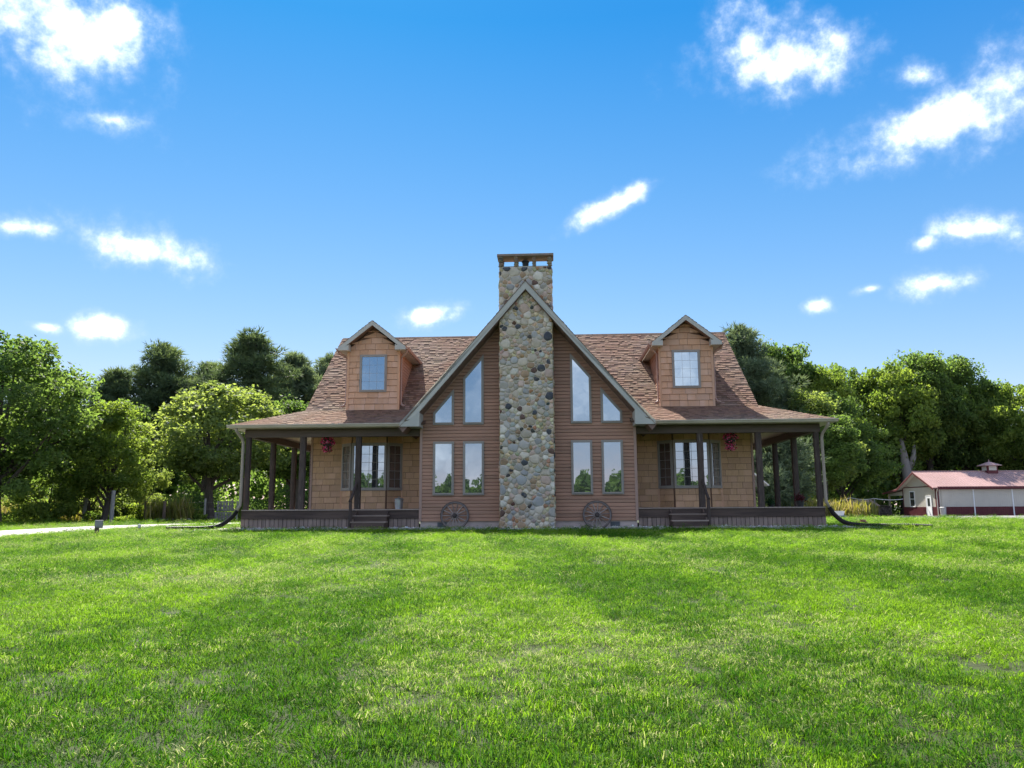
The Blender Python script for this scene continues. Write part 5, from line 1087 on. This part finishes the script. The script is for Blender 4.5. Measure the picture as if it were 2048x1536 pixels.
def leaf_mass(name, m, boxes, n, leaf, label, cat, seed):
    """vegetation nobody could count: leaves filling rough boxes (x0,x1,y0,y1,height), lumpy on top"""
    rr = np.random.default_rng(seed); out = []; tt = []
    wsum = sum((b[1]-b[0])*b[4] for b in boxes)
    for x0, x1, y0, y1, h in boxes:
        k = int(n*(x1-x0)*h/wsum); x = rr.uniform(x0, x1, k); y = rr.uniform(y0, y1, k); hh = h*(0.72+0.2*np.sin(x*0.9+seed)+0.14*np.sin(x*2.3+y)); z = hh*rr.uniform(0, 1, k)**0.75
        out.append(np.stack([x, y, z+np.array([gz(q) for q in y])], 1)); tt.append(0.5+0.3*np.sin(x*1.7+z*1.3)+rr.uniform(-0.2, 0.2, k))
    C = np.concatenate(out); T = np.concatenate(tt); V, F = scatter_quads(C, leaf, rr); return tag(link(name, np_mesh(name, V, F, np.repeat(T, 4)[:, None]), m), label, cat, kind='stuff')
leaf_mass('woodland', M_leafA, [(-75, -12, 78, 88, 9.5), (-14, 20, 80, 90, 8), (16, 46, 92, 102, 12), (44, 100, 104, 114, 13)], 90000, 0.55, 'dark mass of the woods behind the trees', 'woods', 41)
leaf_mass('undergrowth', M_leafA, [(-46, -26, 60, 66, 2.4), (-28, -12, 60, 64, 2.8), (18, 33, 78, 84, 3.4), (38, 45, 95, 99, 3.5)], 26000, 0.22, 'dark undergrowth at the foot of the trees', 'undergrowth', 42)
leaf_mass('garden_vines', M_leafB, [(-24.4, -20.4, 46.7, 47.6, 1.55), (-20.6, -18.6, 46.9, 47.6, 1.1), (-31, -24, 40.5, 43.5, 0.9), (-18.8, -18.0, 46.0, 46.5, 0.6), (-24.2, -21.6, 44.2, 45.2, 0.7)], 12000, 0.13, 'leafy vines tangled over the garden fence', 'vines', 43)
M_weed = leaf_mat('meadow_weed', (0.12, 0.15, 0.035), (0.24, 0.24, 0.06), trans=0.5, wscale=0.5, patch=(0.40, 0.32, 0.16))
leaf_mass('far_treeline', M_leafA, [(-120, -30, -120, -108, 8.5), (-30, 40, -124, -112, 8.0), (40, 120, -120, -108, 8.5)], 90000, 0.9, 'distant row of trees across the field behind the viewer', 'trees', 44)

def blade_mesh(name, rr, n, rad, hgt, wid, straw=0.1, lean=0.5, tr=(0.1, 0.9)):
    """a tuft of grass blades"""
    V = []; F = []; T = []
    for k in range(n):
        a = rr.uniform(0, 6.283); r_ = rad*math.sqrt(rr.random()); b = np.array((r_*math.cos(a), r_*math.sin(a), 0)); az = rr.uniform(0, 6.283); h = hgt*rr.uniform(0.5, 1.25); l = lean*rr.uniform(0.2, 1.4); w = wid*rr.uniform(0.6, 1.3)
        d = np.array((math.cos(az), math.sin(az), 0)); s = np.array((-math.sin(az+rr.uniform(-.6, .6)), math.cos(az), 0)); i = len(V)
        p1 = b+d*h*l*0.35+np.array((0, 0, h*0.62)); p2 = b+d*h*l+np.array((0, 0, h*max(0.25, 1-0.35*l)))
        V += [b-s*w*0.5, b+s*w*0.5, p1+s*w*0.42, p1-s*w*0.42, p2]; F += [(i, i+1, i+2), (i, i+2, i+3), (i+3, i+2, i+4)]
        t = rr.uniform(*tr); g = 1.0 if rr.random() < straw else rr.uniform(0, 0.12); T += [(t, g*rr.uniform(0.6, 1.0), 0)]*5
    return np_mesh(name, np.array(V), np.array(F), np.array(T))
def gn_scatter(name, pts, rot, scl, idx, meshes, m, label, cat):
    """one object of points; geometry nodes put a tuft on each"""
    coll = bpy.data.collections.new(name+'_tufts')
    for i, me in enumerate(meshes):
        me.materials.append(m); ob = bpy.data.objects.new('%s_tuft_%02d' % (name, i), me); coll.objects.link(ob)
    me = bpy.data.meshes.new(name); me.vertices.add(len(pts)); me.vertices.foreach_set('co', pts.astype(np.float32).ravel())
    for an, ty, arr in (('rot', 'FLOAT_VECTOR', rot), ('scl', 'FLOAT_VECTOR', scl), ('idx', 'INT', idx)):
        at = me.attributes.new(an, ty, 'POINT'); at.data.foreach_set('vector' if ty == 'FLOAT_VECTOR' else 'value', arr.astype(np.int32 if ty == 'INT' else np.float32).ravel())
    me.update(); o = bpy.data.objects.new(name, me); COL.objects.link(o); me.materials.append(m)
    ng = bpy.data.node_groups.new(name, 'GeometryNodeTree'); ng.interface.new_socket('Geometry', in_out='INPUT', socket_type='NodeSocketGeometry'); ng.interface.new_socket('Geometry', in_out='OUTPUT', socket_type='NodeSocketGeometry')
    N = ng.nodes; L = ng.links.new; gi = N.new('NodeGroupInput'); go = N.new('NodeGroupOutput'); ci = N.new('GeometryNodeCollectionInfo'); ci.inputs['Collection'].default_value = coll; ci.inputs['Separate Children'].default_value = True; ci.inputs['Reset Children'].default_value = True
    ip = N.new('GeometryNodeInstanceOnPoints'); ip.inputs['Pick Instance'].default_value = True
    def attr(n_, ty):
        a = N.new('GeometryNodeInputNamedAttribute'); a.data_type = ty; a.inputs['Name'].default_value = n_; return a.outputs['Attribute']
    L(gi.outputs[0], ip.inputs['Points']); L(ci.outputs[0], ip.inputs['Instance']); L(attr('idx', 'INT'), ip.inputs['Instance Index']); L(attr('scl', 'FLOAT_VECTOR'), ip.inputs['Scale'])
    e2r = N.new('FunctionNodeEulerToRotation'); L(attr('rot', 'FLOAT_VECTOR'), e2r.inputs[0]); L(e2r.outputs[0], ip.inputs['Rotation']); L(ip.outputs[0], go.inputs[0])
    md = o.modifiers.new('scatter', 'NODES'); md.node_group = ng; return tag(o, label, cat, kind='stuff')
M_grass = leaf_mat('lawn_blade', (0.014, 0.085, 0.001), (0.150, 0.295, 0.005), trans=0.52, wscale=0.7, tcol=(1.45, 1.45, 0.3), patch=(0.42, 0.43, 0.20), rough=0.55, spec=0.04)
rg = np.random.default_rng(99)
def on_lawn(x, y):
    lx, ly = to_local(x, y)
    if -W-0.3 < lx < W+0.3 and ly > -0.40: return False
    if abs(lx) < 0.95 and ly > -0.95: return False
    if W < abs(lx) < W+2.0 and -0.5 < ly < 0.6: return False
    if y > 30 and in_poly(x, y, ASPH): return False
    if x < 6:
        for q in DRIVE[::2]:
            if (q.x-x)**2+(q.y-y)**2 < 1.62**2: return False
    return True
bands = [(1.0, 4.0, 380, 0.9), (4.0, 7.5, 240, 1.05), (7.5, 13, 120, 1.4), (13, 22, 55, 2.0), (22, 34, 22, 2.8), (34, 56, 7, 3.8)]
PT = []; SC = []
for y0, y1, den, sc in bands:
    xm = lambda y: 0.74*y+2.0
    area = (y1-y0)*2*xm((y0+y1)/2); n = int(area*den); y = rg.uniform(y0, y1, n); x = rg.uniform(-1, 1, n)*xm(y)
    keep = np.array([on_lawn(a, b) for a, b in zip(x, y)]) if y1 > 20 or True else np.ones(n, bool)
    PT.append(np.stack([x[keep], y[keep], np.array([gz(b) for b in y[keep]])], 1)); SC.append(np.full(keep.sum(), sc))
PT = np.concatenate(PT); SC = np.concatenate(SC); n = len(PT)
# mowing passes: the grass lies away from or towards the viewer in turn, so it catches the light differently
def vnoise(x, y, seed):
    r = np.random.default_rng(seed); G = r.random((64, 64)); xi, yi = np.floor(x).astype(int), np.floor(y).astype(int); fx, fy = x-xi, y-yi; fx = fx*fx*(3-2*fx); fy = fy*fy*(3-2*fy)
    g = lambda i, j: G[(xi+i) % 64, (yi+j) % 64]
    return (g(0, 0)*(1-fx)+g(1, 0)*fx)*(1-fy)+(g(0, 1)*(1-fx)+g(1, 1)*fx)*fy
X_, Y_ = PT[:, 0], PT[:, 1]
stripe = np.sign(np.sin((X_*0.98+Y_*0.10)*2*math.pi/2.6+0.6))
big = vnoise(X_*0.55, Y_*0.42, 1)*0.6+vnoise(X_*1.3, Y_*1.0, 2)*0.4; fine = vnoise(X_*3.1, Y_*2.6, 3)*0.55+vnoise(X_*7.0, Y_*6.0, 4)*0.45; dry = vnoise(X_*0.8+9, Y_*0.9, 5)*0.5+vnoise(X_*2.4, Y_*2.2, 6)*0.5
thin = rg.random(n) > np.clip((0.44-fine)*1.8, 0, 0.35)           # worn spots where the soil shows
rot = np.stack([stripe*-0.34+0.9*(big-0.5)+rg.normal(0, 0.16, n), rg.normal(0, 0.2, n), rg.uniform(0, 6.283, n)], 1)
hs_ = 0.55+0.75*fine+0.35*(big-0.5)+rg.uniform(-0.15, 0.15, n); scl = np.stack([SC, SC, (0.97+0.03*SC)*hs_], 1)
lush_stripe_shade = np.clip(0.45+1.6*(big-0.5)+0.9*(fine-0.5)-0.24*stripe-0.018*np.clip(Y_-8, 0, 16)+0.05*np.clip(7-Y_, 0, 6), 0, 1)                # deeper green in thick sward and near the viewer; mowing-stripe shade put into colour
idx = np.where(rg.random(n) < lush_stripe_shade, rg.integers(8, 12, n), rg.integers(0, 4, n)); idx = np.where(rg.random(n) < np.clip((dry-0.42)*2.5, 0.03, 0.75)*(1-0.6*lush_stripe_shade), rg.integers(4, 8, n), idx)
PT, rot, scl, idx = PT[thin], rot[thin], scl[thin], idx[thin]; n = len(PT)
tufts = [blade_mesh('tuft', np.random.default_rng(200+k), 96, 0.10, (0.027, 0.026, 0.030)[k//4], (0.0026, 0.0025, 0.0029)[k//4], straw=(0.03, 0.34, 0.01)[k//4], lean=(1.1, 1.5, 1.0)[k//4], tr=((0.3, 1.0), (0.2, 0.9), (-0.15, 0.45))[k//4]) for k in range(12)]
gn_scatter('lawn_grass', PT, rot, scl, idx, tufts, M_grass, 'short mown green grass of the lawn', 'grass')
# tall weeds of the meadow on the right, and by the garden on the left
rw = np.random.default_rng(77); P = []
for (x0, x1, y0, y1, n) in ((19.0, 29, 51, 60, 800), (29, 35, 60, 72, 300), (-34, -26.5, 45, 50, 260), (-21.0, -19.1, 45.9, 46.5, 60)):
    x = rw.uniform(x0, x1, n); y = rw.uniform(y0, y1, n); k = np.array([not in_poly(a, b, ASPH) for a, b in zip(x, y)]); P.append(np.stack([x[k], y[k], np.array([gz(b) for b in y[k]])], 1))
P = np.concatenate(P); n = len(P); weeds = [blade_mesh('weed', np.random.default_rng(300+k), 40, 0.45, 0.95, 0.05, straw=0.25, lean=0.45) for k in range(4)]
s = rw.uniform(0.6, 1.35, n); gn_scatter('meadow_weeds', P, np.stack([rw.normal(0, .1, n), rw.normal(0, .1, n), rw.uniform(0, 6.28, n)], 1), np.stack([s, s, s*rw.uniform(0.7, 1.3, n)], 1), rw.integers(0, 4, n), weeds, M_weed, 'tall yellowish weeds of the meadow', 'weeds')
